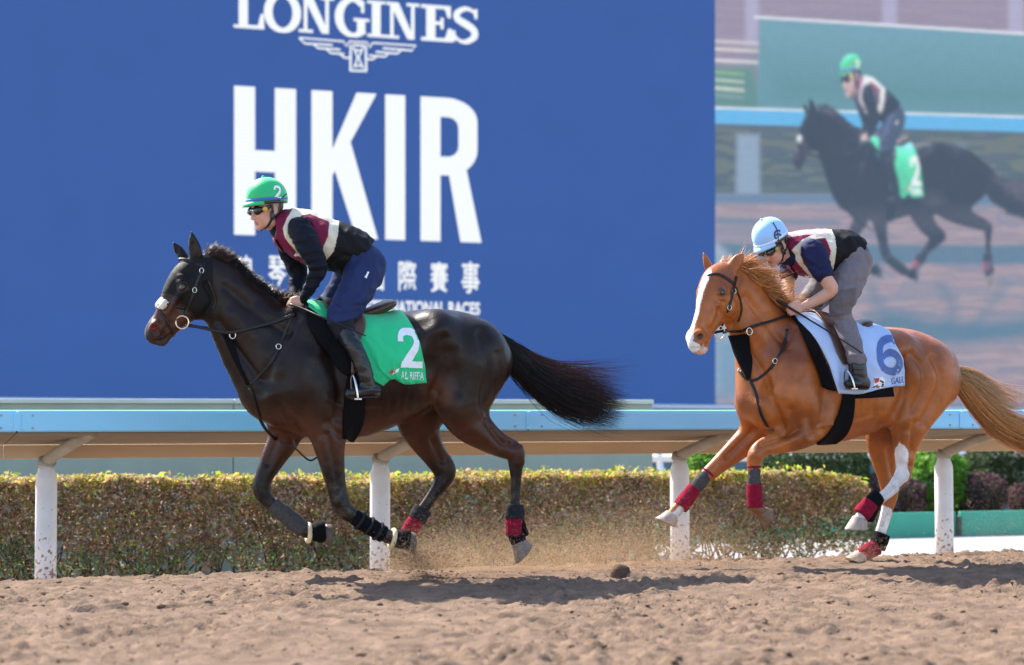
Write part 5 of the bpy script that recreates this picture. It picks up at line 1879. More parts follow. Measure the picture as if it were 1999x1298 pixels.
# ---------------------------------------------------------------- chestnut horse
horse_eyes(H2, HB2, HX2, EY2)
_wr = body_w(H2, BV2, 1405, 646) + 0.012
B2 = bridle(H2, BV2, 'thin black bridle on the chestnut horse', [(1437, 540), (1433, 556), (1428, 578), (1421, 607), (1411, 632), (1406, 642)],
            [(1380, 539), (1400, 536), (1418, 544), (1434, 556)], [(1435, 560), (1444, 585), (1447, 605), (1442, 628)], [], (1405, 649, _wr), (9.5, 13),
            [(1411, 649, _wr), (1428, 647, .20), (1447, 644), (1458, 642), (1468, 639), (1482, 635), (1500, 630), (1518, 625), (1535, 620), (1549, 612, .13)],
            [(1388, 650, .06), (1440, 640, -.05), (1500, 622, -.06), (1538, 610, -.02)])
BP2 = breastplate(H2, BV2, 'black breastplate with large bib on the chestnut horse', [(1463, 650, .13), (1466, 680, .125), (1469, 710, .11), (1466, 738, .10)], [(1421, 655, .0), (1436, 690, .02), (1449, 720, .05), (1461, 740, .08)],
                  [(1445, 724), (1456, 738), (1474, 742), (1492, 730), (1510, 712), (1526, 688), (1533, 664), (1536, 643)], [(1465, 743), (1472, 758), (1479, 780), (1486, 806), (1496, 828), (1508, 842)], (1448, 724, .02))
CL2 = tag(empty('saddle_cloth', H2), 'pale blue saddle cloth with dark blue number 6 on the chestnut horse', 'saddle cloth')
CLO2, CB2 = drape('cloth', H2, BV2, [(1559, 630), (1588, 662), (1614, 704), (1626, 740), (1634, 767)], [(1738, 651), (1752, 683), (1764, 714), (1768, 752)], M_BLUEC, CL2, 0.020, 40, 26,
                  hem=lambda u: 6 * math.exp(-((u - 0.3) / 0.2) ** 2), fold=0.035, seed=14)
_c6 = catmull(np.array([(0.88, 0.80), (0.74, 0.92), (0.50, 0.92), (0.24, 0.80), (0.13, 0.52), (0.17, 0.22), (0.40, 0.09), (0.68, 0.10), (0.86, 0.28), (0.82, 0.48), (0.60, 0.57), (0.38, 0.52), (0.24, 0.42)]), 5)
_V, _F = stroke_strip(_c6, np.interp(np.linspace(0, 1, len(_c6)), [0, .1, .3, .5, .7, .9, 1], [.22, .18, .24, .20, .24, .18, .12]))
decal('number', H2, CB2, _V, _F, lambda a, b: (1706 + 50 * a + 9 * (1 - b), 730 - 74 * b + 1 * a), M_PRINTB, CL2, 0.005)
_V, _F = text_mesh('GALE', 0.015)
decal('name_lettering', H2, CB2, _V, _F, lambda a, b: (1739 + 26 * a, 750 - 13 * b - 3 * a), M_PRINTB, CL2, 0.005)
_e = lambda pts: [(1400 + x / 3.245, 560 + y / 3.245) for x, y in pts]
quad_decal('emblem_white', H2, CB2, [_e([(1000, 575), (1040, 568), (1062, 585), (1058, 620), (1040, 640), (1005, 642), (990, 625), (992, 595)])], M_PRINTW, CL2, 0.004)
quad_decal('emblem_red', H2, CB2, [_e([(993, 580), (1025, 575), (1020, 600), (998, 612)]), _e([(1005, 625), (1030, 628), (1022, 640), (1003, 640)])], M_PRINTR, CL2, 0.006)
quad_decal('emblem_black', H2, CB2, [_e([(1028, 588), (1052, 600), (1052, 612), (1026, 598)]), _e([(1040, 610), (1054, 616), (1046, 632), (1030, 634), (1040, 624)]), _e([(983, 638), (1012, 618), (1016, 622), (990, 642)])], M_PRINTK, CL2, 0.006)
SD2 = saddle(H2, BV2, 'brown leather saddle with black pad on the chestnut horse', [(1557, 635), (1567, 660), (1579, 690), (1592, 725), (1600, 756)], [(1563, 638), (1592, 672), (1614, 708), (1626, 742), (1632, 763)],
             [(1604, 640), (1620, 670), (1632, 698), (1642, 714)], [(1650, 650), (1654, 680), (1657, 700), (1660, 714)],
             [(1596, 636, 9, 0, .07), (1620, 642, 9, 0, .09), (1650, 646, 8, 0, .10), (1668, 640, 9, 0, .12), (1680, 634, 10, 0, .13), (1688, 631, 8, 0, .11)],
             [(1648, 735), (1640, 790), (1630, 818), (1614, 848), (1592, 864)], [(1670, 735), (1667, 790), (1663, 818), (1652, 845), (1632, 861)], [(1646, 700), (1650, 725), (1652, 746)])
drape('pad_edge', H2, BV2, [(1655, 745), (1668, 777)], [(1738, 740), (1744, 774)], M_BLACKF, SD2, 0.012, 12, 8, spine=False, thick=0.01)
MC = (0.62, 0.25, 0.075)
crest_hair(H2, BV2, [(1420, 516), (1443, 533), (1468, 562), (1500, 590), (1530, 608), (1552, 630)], 1500, 0.13, (0.85, 0.28, 0.22), M_HAIRC, HB2, 80, MC, 0.35, 2.8, (0.7, 0.1, 0), jit=0.14, rad=0.0019, clump=0.34)
crest_hair(H2, BV2, [(1425, 518), (1446, 536), (1462, 552)], 1000, 0.23, (0.9, 0.0, 0.22), M_HAIRC, HB2, 81, MC, 0.35, 1.9, (1.0, 0.05, 0), jit=0.08, rad=0.0019, clump=0.26)
crest_hair(H2, BV2, [(1472, 566), (1505, 592), (1545, 622)], 900, 0.15, (0.80, -0.22, 0.05), M_HAIRC, HB2, 82, (0.52, 0.19, 0.055), 0.35, 2.4, (0.6, 0.0, 0), jit=0.10, rad=0.0019, clump=0.34)
crest_hair(H2, BV2, [(1430, 520), (1480, 570), (1540, 615)], 420, 0.24, (0.8, 0.0, 0.5), M_HAIRC, HB2, 88, (0.75, 0.42, 0.18), 0.3, 0.6, (0.9, 0, 0), jit=0.35, rad=0.0013, name='mane_wisps')
crest_hair(H2, BV2, [(1402, 522), (1425, 516), (1440, 526)], 420, 0.11, (0.85, -0.1, 0.25), M_HAIRC, HB2, 83, (0.70, 0.34, 0.13), 0.30, 0.9, (1.1, 0, 0), name='forelock', jit=0.25, clump=0.35)
bundle_tail('tail', H2, [(1842, 716, 9, 0), (1862, 734, 15, 0), (1895, 770, 21, 0), (1940, 818, 25, 0), (1990, 846, 25, 0), (2050, 862, 23, 0), (2110, 866, 15, 0)], 3300, M_HAIRC, HB2, 90, (0.66, 0.32, 0.115), 0.42, tipspread=0.16, rad=0.0014)
bundle_tail('tail_wisps', H2, [(1852, 724, 14, 0), (1895, 745, 26, 0), (1940, 785, 34, 0), (2000, 820, 40, 0)], 700, M_HAIRC, HB2, 92, (0.66, 0.40, 0.20), 0.3, tipspread=0.2, rad=0.0013)

cuff_px('leg_bandage_top', H2, (1472, 913), (1472, 947), 12.3, 12.3, .16, M_GREYF, HB2)
collar('bandage_edge', H2, (1472, 911), (1472, 920), 12.2, 0.007, .16, M_REDF, HB2)
cuff_px('leg_bandage', H2, (1472, 944), (1474, 990), 14, 16, .16, M_REDF, HB2)
hoof(H2, HB2, (1488, 1000), (1501, 1013), 13.5, 16, .16, mat('brown_hoof', (0.20, 0.11, 0.06), 0.6, nscale=25, namt=0.4), wl=0.046)
cuff_px('leg_bandage_top', H2, (1380, 926), (1355, 955), 13, 13, -.15, M_GREYF, HB2)
collar('bandage_edge', H2, (1382, 924), (1370, 938), 13, 0.007, -.15, M_REDF, HB2)
cuff_px('leg_bandage', H2, (1356, 953), (1328, 990), 14.5, 16, -.15, M_REDF, HB2)
hoof(H2, HB2, (1312, 1007), (1299, 1021), 15, 18, -.15, M_HOOFP, wl=0.048)
cuff_px('leg_bandage_top', H2, (1716, 968), (1699, 984), 15.5, 16.5, .15, M_BLACKF, HB2)
cuff_px('leg_bandage', H2, (1700, 982), (1680, 1006), 17, 17.5, .15, M_REDF, HB2)
cuff_px('fetlock_pad', H2, (1706, 988), (1696, 1018), 12, 8, .15, M_BLACKF, HB2, 0.034)
hoof(H2, HB2, (1679, 1013), (1671, 1034), 16, 18.5, .15, M_HOOFP)
cuff_px('leg_bandage_top', H2, (1722, 1042), (1712, 1070), 16, 17, -.145, M_BLACKF, HB2)
cuff_px('leg_bandage', H2, (1712, 1068), (1676, 1084), 16.5, 12.5, -.145, M_REDF, HB2)
hoof(H2, HB2, (1682, 1084), (1668, 1098), 14, 17, -.145, M_HOOFP)
# ================================================================== riders
M_SKIN = mat('skin', attr=True, rough=0.5, spec=0.35, nscale=25, namt=0.08, bump=0.08, bscale=150, sss=0.25)
M_VEST = mat('vest_fabric', attr=True, rough=0.7, spec=0.18, nscale=12, namt=0.14, bump=0.5, bscale=24)
M_GOG = mat('goggle_frame', (0.012, 0.012, 0.013), 0.25, spec=0.6)
M_LENS = mat('dark_lens', (0.008, 0.008, 0.010), 0.05, spec=0.9, coat=0.8)
M_BOOT = mat('boot_leather', (0.012, 0.012, 0.013), 0.33, spec=0.5, nscale=20, namt=0.3, bump=0.25, bscale=30)
M_SOLE = mat('boot_sole', (0.03, 0.028, 0.026), 0.8)


def fabric(name, col, rough=0.8, col2=None):
    return mat(name, col, rough, spec=0.15, nscale=14, namt=0.14, bump=0.3, bscale=30)


def mirror_st(s):
    s = np.array(s); s[:, 1] *= -1
    return s


class Head:
    def __init__(self, fr, px, py, w, pitch, yaw, scale=0.95):
        self.c = fr.P(px, py, w)
        p, y = math.radians(pitch), math.radians(yaw)
        h = np.array([-math.cos(y), -math.sin(y), 0])
        self.F = h * math.cos(p) + np.array([0, 0, -math.sin(p)])
        self.U = h * math.sin(p) + np.array([0, 0, math.cos(p)])
        self.L = np.array([math.sin(y), -math.cos(y), 0])         # near side
        self.k = scale

    def p(self, f, u, l=0.0):
        return self.c + (self.F * f + self.U * u + self.L * l) * self.k

    def ax(self): return [self.F, self.U, self.L]


def fold_noise(v, f, amp, seed, scale=(0.10, 0.10, 0.04)):
    fq = f if isinstance(f, np.ndarray) else np.array([q if len(q) == 4 else (*q, q[-1]) for q in f])
    n = vnormals(v, fq)
    a = vnoise3(v / np.array(scale) + 7, 1.0, seed)
    b = vnoise3(v / (np.array(scale) * 0.45) + 3, 1.0, seed + 1)
    r = 1 - np.abs(a) * 4
    return v + n * (amp * (0.7 * r + 0.5 * b))[:, None]


def bounds(sts, pad):
    a = np.vstack(sts)
    R = np.maximum(a[:, 3], a[:, 4])[:, None]
    return (a[:, :3] - R).min(0) - pad, (a[:, :3] + R).max(0) + pad


def fist(F, wrist, knuck, outer, up):
    """a closed hand: palm, four fingers of different lengths curled round the rein, thumb on top"""
    a = knuck - wrist; a /= np.linalg.norm(a)
    b = outer - (outer @ a) * a; b /= np.linalg.norm(b)
    c = np.cross(a, b)
    if c @ up < 0: c = -c
    pc = wrist + a * 0.050
    F.ell(pc, (.046, .019, .040), .012, [a, b, c])
    K = wrist + a * 0.082
    for i, (ln, off) in enumerate(((0.92, 0.030), (1.0, 0.0105), (0.95, -0.009), (0.80, -0.027))):
        k0 = K + c * off + b * 0.008 - a * (0.006 if i in (0, 3) else 0)
        pts = [k0 - a * 0.012, k0 + b * 0.004, k0 + a * 0.026 * ln - b * 0.006, k0 + a * 0.028 * ln - b * 0.034 * ln, k0 + a * 0.002 - b * 0.042 * ln]
        F.chain(np.array([[*q, r, r] for q, r in zip(pts, (.0095, .0105, .0095, .009, .008))]), .005, sub=3)
    t0 = wrist + a * 0.028 + c * 0.030
    pts = [t0, t0 + a * 0.030 + c * 0.012, t0 + a * 0.058 + c * 0.010 - b * 0.012, t0 + a * 0.074 - b * 0.022]
    F.chain(np.array([[*q, r, r] for q, r in zip(pts, (.013, .012, .0105, .009))]), .008, sub=3)
    return K + a * 0.012 - b * 0.012


def build_rider(fr, D, bvh, label):
    S = lambda rows: st(fr, rows)
    H = Head(fr, *D['head'])
    k = H.k
    torso = S(D['torso'])
    arm_n = S(D['arm'])
    arm_f = S(D['arm_far']) if 'arm_far' in D else mirror_st(arm_n)
    wl = lambda px, py, add: body_w(fr, bvh, px, py) + add
    leg_rows = [(a, b, r, (w if w is not None else wl(a, b, 0.04 + rl)), rl) for a, b, r, w, rl in D['leg']]
    boot_rows = [(a, b, r, (w if w is not None else wl(a, b, 0.045 + rl)), rl) for a, b, r, w, rl in D['boot']]
    foot_rows = [(a, b, r, boot_rows[-1][3] + dw, rl) for a, b, r, dw, rl in D['foot']]
    leg, boot, foot = S(leg_rows), S(boot_rows), S(foot_rows)
    # ---------------- body: one skin from head to feet
    allst = [torso, arm_n, arm_f, leg, mirror_st(leg), boot, mirror_st(boot), foot, mirror_st(foot)]
    lo, hi = bounds(allst, 0.06)
    hp = np.array([H.p(0, 0.3), H.p(0.2, 0), H.p(0, -.2), H.p(-.15, 0), H.p(0, 0, .15), H.p(0, 0, -.15)])
    lo, hi = np.minimum(lo, hp.min(0)), np.maximum(hi, hp.max(0))
    F = Field(lo, hi, 0.0058)
    F.chain(torso, .03, inflate=-0.026)
    nk = np.array([[*(torso[0, :3] * .6 + torso[1, :3] * .4), .058, .062], [*H.p(-.045, -.12), .053, .055], [*H.p(-.02, -.05), .055, .058]])
    F.chain(nk, .03)
    for L_ in (leg, mirror_st(leg), boot, mirror_st(boot), foot, mirror_st(foot)):
        F.chain(L_, .03, inflate=-0.014)
    skin_r = D['skin_r']
    for A in (arm_n, arm_f):
        A2 = A.copy(); A2[:, 3] = skin_r; A2[:, 4] = np.array(skin_r) * 1.05
        F.chain(A2, .02)
    grips = []
    for A, sg in ((arm_n, -1.0), (arm_f, 1.0)):
        w = A[-1, :3]
        g = fr.P(*D['grip'][0 if sg < 0 else 1])
        grips.append(fist(F, w, g, np.array([0, sg, 0.25]), np.array([0, 0, 1.0])))
    ax = H.ax()
    E = lambda f, u, l, r, kk=.012, carve=False: F.ell(H.p(f, u, l), np.array(r) * k, kk, ax, carve)
    E(-.005, .02, 0, (.098, .10, .076), .02)
    E(.045, -.045, 0, (.056, .080, .060), .03)
    E(.040, -.092, 0, (.046, .036, .047), .025)
    E(.083, -.116, 0, (.018, .017, .021), .014)
    for sg in (1, -1):
        E(.070, -.045, sg * .036, (.024, .026, .020), .02)
        E(.015, -.085, sg * .048, (.040, .026, .014), .02)
        E(-.012, -.028, sg * .074, (.020, .034, .009), .006)
        E(-.008, -.028, sg * .082, (.010, .020, .006), .004, True)
        E(.100, -.012, sg * .033, (.016, .013, .020), .010, True)
        E(.106, -.056, sg * .011, (.012, .009, .009), .006)
    E(.090, .014, 0, (.014, .013, .050), .014)
    F.chain(np.array([[*H.p(.092, -.004), .009 * k, .009 * k], [*H.p(.108, -.035), .0105 * k, .010 * k], [*H.p(.118, -.054), .0105 * k, .011 * k]]), .008, lat=H.L)
    E(.097, -.079, 0, (.011, .0065, .021), .006)
    E(.094, -.093, 0, (.011, .0075, .019), .006)
    E(.106, -.086, 0, (.012, .0022, .026), .003, True)
    v, f = F.mesh(1)
    rel = (v - H.c) / k
    fu, uu, ll = rel @ H.F, rel @ H.U, rel @ H.L
    c = np.tile(np.array([0.60, 0.345, 0.255]), (len(v), 1))
    hd = (np.abs(uu) < .2) & (np.abs(fu) < .2) & (np.abs(ll) < .12)
    blush = smooth01(-np.hypot((fu - .08) / .04, (uu + .05) / .035), -1.2, -.3) * hd
    c = c * (1 - 0.35 * blush[:, None]) + np.array([0.62, 0.25, 0.19]) * 0.35 * blush[:, None]
    lips = hd & (fu > .085) & (np.abs(uu + .086) < .013) & (np.abs(ll) < .023)
    c[lips] = np.array([0.46, 0.17, 0.14])
    hr = hd & (uu > -.035 + 0.3 * np.clip(fu + .02, -1, 1)) & (fu < -.005) & (uu > -.075)
    c[hr & (np.abs(ll) < .068)] = np.array([0.045, 0.027, 0.018])
    c[hd & (fu > .075) & (np.abs(uu - .004) < .006)] = np.array([0.06, 0.035, 0.022])
    c = c * (1 + 0.12 * vnoise3(v, 0.03, 2))[:, None]
    body = add_mesh('person', v, f, M_SKIN, fr=fr, cols=c)
    tag(body, label, 'person', 'riders in helmets')
    HB = bvh_of(v, f)

    # ---------------- breeches
    hips = torso[-1].copy()
    lo, hi = bounds([leg, mirror_st(leg), torso[-2:]], 0.05)
    F = Field(lo, hi, 0.0066)
    for L_ in (leg, mirror_st(leg)):
        F.chain(L_, .045)
    F.chain(S(D['pelvis']), .05)
    # cut at the hem below the knee
    for sg in (1, -1):
        pass
    v, f = F.mesh(1)
    v = sculpt(fr, v, f, D['creases'][0])
    v = fold_noise(v, f, 0.0105, 5, (0.045, 0.16, 0.085))
    xy = fr.proj(np.column_stack([v[:, 0], -np.abs(v[:, 1]), v[:, 2]]))
    cc = np.tile(np.array(D['breech_col']), (len(v), 1))
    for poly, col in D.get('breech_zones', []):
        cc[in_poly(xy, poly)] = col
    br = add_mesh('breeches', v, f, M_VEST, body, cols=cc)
    if 'tag' in D:
        quad_decal('label_patch', fr, bvh_of(v, f), D['tag'], M_PRINTW, br, 0.004)

    # ---------------- boots
    for sg, nm in ((1, 'boot'), (-1, 'boot')):
        b2, f2 = (boot, foot) if sg == 1 else (mirror_st(boot), mirror_st(foot))
        lo, hi = bounds([b2, f2], 0.03)
        F = Field(lo, hi, 0.0056)
        F.chain(b2, .02)
        F.chain(f2, .02)
        zb = f2[:, 2].min() - 0.026
        hl = f2[0, :3]
        F.ell(hl + np.array([0.004, 0, -0.022]), (.026, .030, .022), .008)
        v, f = F.mesh(1)
        v = fold_noise(v, f, 0.004, 9, (0.12, 0.12, 0.03))
        bo = add_mesh(nm, v, f, M_BOOT, body)
        rows = [(*(f2[i, :3] + [0, 0, -f2[i, 3] * 0.92]), 0.006, f2[i, 4] * 0.95) for i in range(len(f2))]
        add_mesh('sole', *loft(rows, 10, sub=3), M_SOLE, bo)

    # ---------------- shirt (sleeves and collar)
    A_n, A_f = arm_n.copy(), arm_f.copy()
    ns = D['sleeve_n']
    lo, hi = bounds([A_n, A_f, torso], 0.06)
    F = Field(lo, hi, 0.0066)
    for A in (A_n, A_f):
        F.chain(A[:ns], .03)
        if 'cuff_cut' in D:
            pass
    F.chain(torso[:4], .04, inflate=-0.012)
    F.chain(np.array([[*(torso[0, :3] * .5 + torso[1, :3] * .5), .066, .07], [*H.p(-.055, -.135), .060, .062]]), .025)
    v, f = F.mesh(1)
    v = sculpt(fr, v, f, D['creases'][1])
    v = fold_noise(v, f, D.get('sleeve_fold', 0.0075), 15, (0.06, 0.2, 0.032))
    add_mesh('shirt', v, f, D['shirt_mat'], body)

    # ---------------- vest
    F = Field(lo, hi, 0.0050)
    F.chain(torso, .03, inflate=0.006)
    for A in (A_n, A_f):
        F.chain(A[:3], .012, inflate=0.010, carve=True)
    F.ell(H.p(-.05, -.13), (.085, .085, .07), .02, carve=True)
    p0, p1 = fr.P(*D['hem'][0], 0), fr.P(*D['hem'][1], 0)
    d = p1 - p0
    nrm = np.array([-d[2], 0, d[0]])
    if nrm @ (torso[0, :3] - p0) > 0: nrm = -nrm
    F.half(p0, nrm)
    v, f = F.mesh(1)
    v = sculpt(fr, v, f, D['creases'][2])
    v = fold_noise(v, f, 0.009, 25, (0.07, 0.12, 0.06))
    xy = fr.proj(np.column_stack([v[:, 0], -np.abs(v[:, 1]), v[:, 2]]))
    cc = np.tile(np.array([0.17, 0.012, 0.045]), (len(v), 1))
    for poly, col in D['zones']:
        cc[in_poly(xy, poly)] = col
    ve = add_mesh('vest', v, f, M_VEST, body, cols=cc)
    VB = bvh_of(v, f)
    ex, ey, es = D['crest']
    quad_decal('crest', fr, VB, [[(ex - 5 * es, ey + 2), (ex - 1, ey - 4 * es), (ex + 2, ey - 1), (ex - 1, ey + 4 * es)], [(ex - 1, ey + 1), (ex + 6 * es, ey - 3 * es), (ex + 7 * es, ey), (ex + 3, ey + 4 * es)]], M_PRINTW, ve, 0.004)
    z = [ray_hit(fr, VB, *q, 0.003, 0.0)[0] for q in resample(D['zip'], 12)]
    strap('zip', fr, z, np.tile([-0.6, -0.7, -0.2], (12, 1)), 0.016, 0.006, M_BLACKF, ve)

    # ---------------- helmet
    hm_c, RF, RU, RL = (-0.004, 0.072, 0), .132, .116, .108
    nu, nv = 36, 14
    V, Fc = [], []
    for i in range(nv + 1):
        t = i / nv
        ph = (-0.30 + (math.pi / 2 + 0.30) * t)
        for j in range(nu):
            a = 2 * math.pi * j / nu
            cf, cl = math.cos(a), math.sin(a)
            drop = -0.020 * (0.5 - 0.5 * cf) * (1 - t) ** 2 - 0.006 * math.cos(2 * a) * (1 - t) ** 3
            bul = 1.0 + 0.012 * math.cos(6 * a) * math.cos(ph)
            V.append(H.p(hm_c[0] + RF * math.cos(ph) * cf * bul, hm_c[1] + RU * math.sin(ph) + drop, RL * math.cos(ph) * cl * bul))
    for i in range(nv):
        for j in range(nu):
            j2 = (j + 1) % nu
            Fc.append((i * nu + j, i * nu + j2, (i + 1) * nu + j2, (i + 1) * nu + j))
    V = np.array(V)
    hq = np.array(Fc)
    nn = vnormals(V, hq)
    if (nn * (V - H.p(*hm_c))).sum() < 0: hq = hq[:, ::-1]
    hel = add_mesh('helmet', V, hq, D['cap_mat'], body)
    solidify(hel, 0.008, -1)
    HBV = bvh_of(V, hq)
    # peak
    R, n1, n2 = [], 5, 17
    for i in range(n1):
        t = i / (n1 - 1)
        for j in range(n2):
            a = math.radians(-62 + 124 * j / (n2 - 1))
            rr = 1.0 + t * (0.30 * math.cos(a) ** 1.5)
            R.append(H.p(RF * .955 * math.cos(a) * rr, hm_c[1] - RU * 0.26 - 0.020 * t + 0.012 * math.sin(t * 3) + 0.018 * (abs(a) ** 2) * -0.3, RL * .955 * math.sin(a) * (1 + 0.05 * t)))
    I = np.arange(n1 * n2).reshape(n1, n2)
    fp = np.stack([I[:-1, :-1], I[:-1, 1:], I[1:, 1:], I[1:, :-1]], -1).reshape(-1, 4)
    solidify(add_mesh('peak', np.array(R), fp, D['cap_mat'], hel), 0.006, 0)
    # band and button
    rows = []
    for j in range(40):
        a = 2 * math.pi * j / 40
        cf = math.cos(a)
        drop = -0.017 * (0.5 - 0.5 * cf)
        rows.append([*H.p(RF * .985 * cf, hm_c[1] - RU * 0.14 + drop, RL * .985 * math.sin(a)), 0.004, 0.0095])
    add_mesh('band', *loft(np.array(rows), 8, lat=H.U, sub=1, closed=True), D['band_mat'], hel)
    add_mesh('button', *loft([(*H.p(0, hm_c[1] + RU - .002), .011, .011), (*H.p(0, hm_c[1] + RU + .008), .009, .009), (*H.p(0, hm_c[1] + RU + .011), .002, .002)], 10, lat=H.L, sub=1), D['cap_mat'], hel)
    # dark skull lining under the rim
    rows = [[*H.p(RF * .93 * math.cos(a), hm_c[1] - RU * .32 - 0.014 * (0.5 - .5 * math.cos(a)), RL * .92 * math.sin(a)), 0.005, 0.009] for a in np.arange(36) / 36 * 2 * math.pi]
    add_mesh('lining', *loft(np.array(rows), 8, lat=H.U, sub=1, closed=True), M_GOG, hel)
    Vg, Fg, to, mt_ = D['cap_number']
    decal('number', fr, HBV, Vg, Fg, to, mt_, hel, 0.003, 2.5)
    if 'cap_strap' in D:
        pts = [ray_hit(fr, HBV, *q, 0.004) for q in resample(D['cap_strap'], 10)]
        strap('elastic', fr, [p[0] for p in pts], [p[1] for p in pts], 0.007, 0.003, M_GOG, hel)

    # ---------------- goggles and chin strap
    gp = [H.p(.09, -.01, 0) - .13, H.p(.09, -.01, 0) + .13]
    F = Field(gp[0], gp[1], 0.0042)
    for sg in (1, -1):
        F.ell(H.p(.092, -.010, sg * .037), np.array((.027, .030, .037)) * k, .012, ax)
        F.chain(np.array([[*H.p(.085, -.010, sg * .055), .018, .008], [*H.p(.055, -.006, sg * .074), .015, .007], [*H.p(.02, .004, sg * .082), .010, .005]]), .01, lat=H.L)
    F.ell(H.p(.104, -.006, 0), np.array((.012, .014, .02)) * k, .01, ax)
    v, f = F.mesh(1)
    g = add_mesh('goggles', v, f, M_GOG, body)
    for sg in (1, -1):
        F = Field(H.p(.10, -.012, sg * .04) - .08, H.p(.10, -.012, sg * .04) + .08, 0.0036)
        F.ell(H.p(.100, -.011, sg * .039), np.array((.025, .023, .029)) * k, .005, ax)
        add_mesh('lens', *F.mesh(1), M_LENS, g)
        a, b = H.p(.060, -.010, sg * .080), H.p(.060, -.010, sg * .091)
        add_mesh('vent_disc', *loft([(*a, .016, .016), (*b, .015, .015), (*(b + (b - a) * .1), .004, .004)], 14, lat=H.U, sub=1), D['disc_mat'], g)
    for sg in (1, -1):
        pts = [H.p(.015, .03, sg * .096), H.p(.012, -.03, sg * .086), H.p(.020, -.075, sg * .070), H.p(.045, -.115, sg * .052), H.p(.060, -.135, sg * .015)]
        add_mesh('chin_strap', *loft([(*q, .003, .0085) for q in pts], 8, lat=H.F, sub=4), M_GOG, hel)
        pts = [H.p(-.05, .02, sg * .092), H.p(-.030, -.04, sg * .082), H.p(.012, -.070, sg * .074)]
        add_mesh('chin_strap', *loft([(*q, .003, .0085) for q in pts], 8, lat=H.F, sub=4), M_GOG, hel)
        Fp = Field(H.p(.012, -.05, sg * .08) - .06, H.p(.012, -.05, sg * .08) + .06, 0.005)
        Fp.ell(H.p(.014, -.055, sg * .078), (.015 * k, .030 * k, .010 * k), .005, ax)
        add_mesh('ear_pad', *Fp.mesh(1), M_GOG, hel)
    return body, H, boot_rows, foot, foot_rows


BK = (0.0085, 0.008, 0.010)
CR = (0.70, 0.63, 0.50)
_two = glyph_two()
_V2 = _two[0][0] + [tuple(q) for q in _two[1][0]]
_F2 = _two[0][1] + [[len(_two[0][0]) + i for i in range(4)]]
R1 = dict(
    head=(523, 405, .0, 10, 12, 0.97),
    torso=[(553, 441, 27, 0, .095), (584, 456, 46, 0, .165), (632, 474, 47, 0, .175), (680, 490, 45, 0, .168), (708, 506, 40, 0, .162)],
    pelvis=[(690, 500, 38, 0, .155), (712, 520, 34, 0, .165), (716, 540, 26, 0, .15)],
    arm=[(586, 446, 24, .175, .065), (598, 472, 24.5, .215, .066), (612, 500, 21, .245, .058), (621, 524, 18, .25, .05), (609, 553, 14, .21, .042), (593, 583, 9, .13, .030)],
    skin_r=[.036, .038, .034, .029, .026, .023], sleeve_n=6,
    grip=[(566, 605, .085), (560, 606, -.05)],
    leg=[(714, 520, 36, .09, .10), (706, 545, 37, .13, .10), (690, 578, 33, .19, .088), (672, 606, 30, .23, .074), (664, 626, 25, .25, .062), (671, 645, 21, .275, .055)],
    boot=[(672, 648, 18.5, .275, .05), (688, 672, 17.5, None, .05), (702, 700, 16.5, None, .048), (712, 728, 15.5, None, .042), (718, 752, 15, None, .04)],
    foot=[(733, 763, 12, 0, .034), (712, 764, 12.5, 0.005, .04), (692, 767, 10.5, .012, .042), (680, 768, 8, .016, .035)],
    breech_col=(0.020, 0.031, 0.100), tag=[[(711, 541), (718, 530), (721, 531.5), (715, 544)]],
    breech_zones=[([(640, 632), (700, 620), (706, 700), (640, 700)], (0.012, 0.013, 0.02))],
    shirt_mat=fabric('black_shirt', (0.007, 0.009, 0.018), 0.7), hem=[(723, 474), (660, 545)],
    zones=[([(540, 380), (900, 380), (900, 700), (540, 700)], (0.17, 0.012, 0.045)), ([(655, 425), (740, 440), (740, 600), (620, 560), (634, 507), (652, 480)], BK),
           ([(644, 425), (662, 430), (660, 455), (652, 490), (636, 509), (610, 530), (600, 520), (628, 490), (640, 462)], CR),
           ([(576, 400), (604, 404), (612, 416), (590, 420), (570, 438), (566, 452), (570, 466), (582, 480), (598, 500), (590, 506), (572, 484), (556, 464), (552, 446), (560, 426)], CR),
           ([(604, 402), (652, 422), (652, 436), (606, 418)], CR), ([(515, 446), (529, 446), (533, 474), (546, 494), (582, 513), (608, 523), (600, 535), (540, 510), (515, 470)], CR)],
    crest=(579, 496, 1.0), zip=[(531, 456), (548, 482), (562, 500), (585, 514)],
    cap_mat=mat('green_cap', (0.012, 0.50, 0.17), 0.55, sheen=0.2, nscale=9, namt=0.08, bump=0.15, bscale=30), band_mat=mat('blue_band', (0.05, 0.13, 0.42), 0.6),
    cap_number=(_V2, _F2, lambda a, b: (534 + 15 * a, 387 - 25 * b + 2 * a), M_PRINTW), cap_strap=[(559, 378), (548, 388), (536, 396)],
    disc_mat=mat('amber_disc', (0.65, 0.36, 0.05), 0.35))
_V6, _F6 = stroke_strip(_c6, np.interp(np.linspace(0, 1, len(_c6)), [0, .1, .3, .5, .7, .9, 1], [.20, .18, .20, .20, .20, .18, .12]))
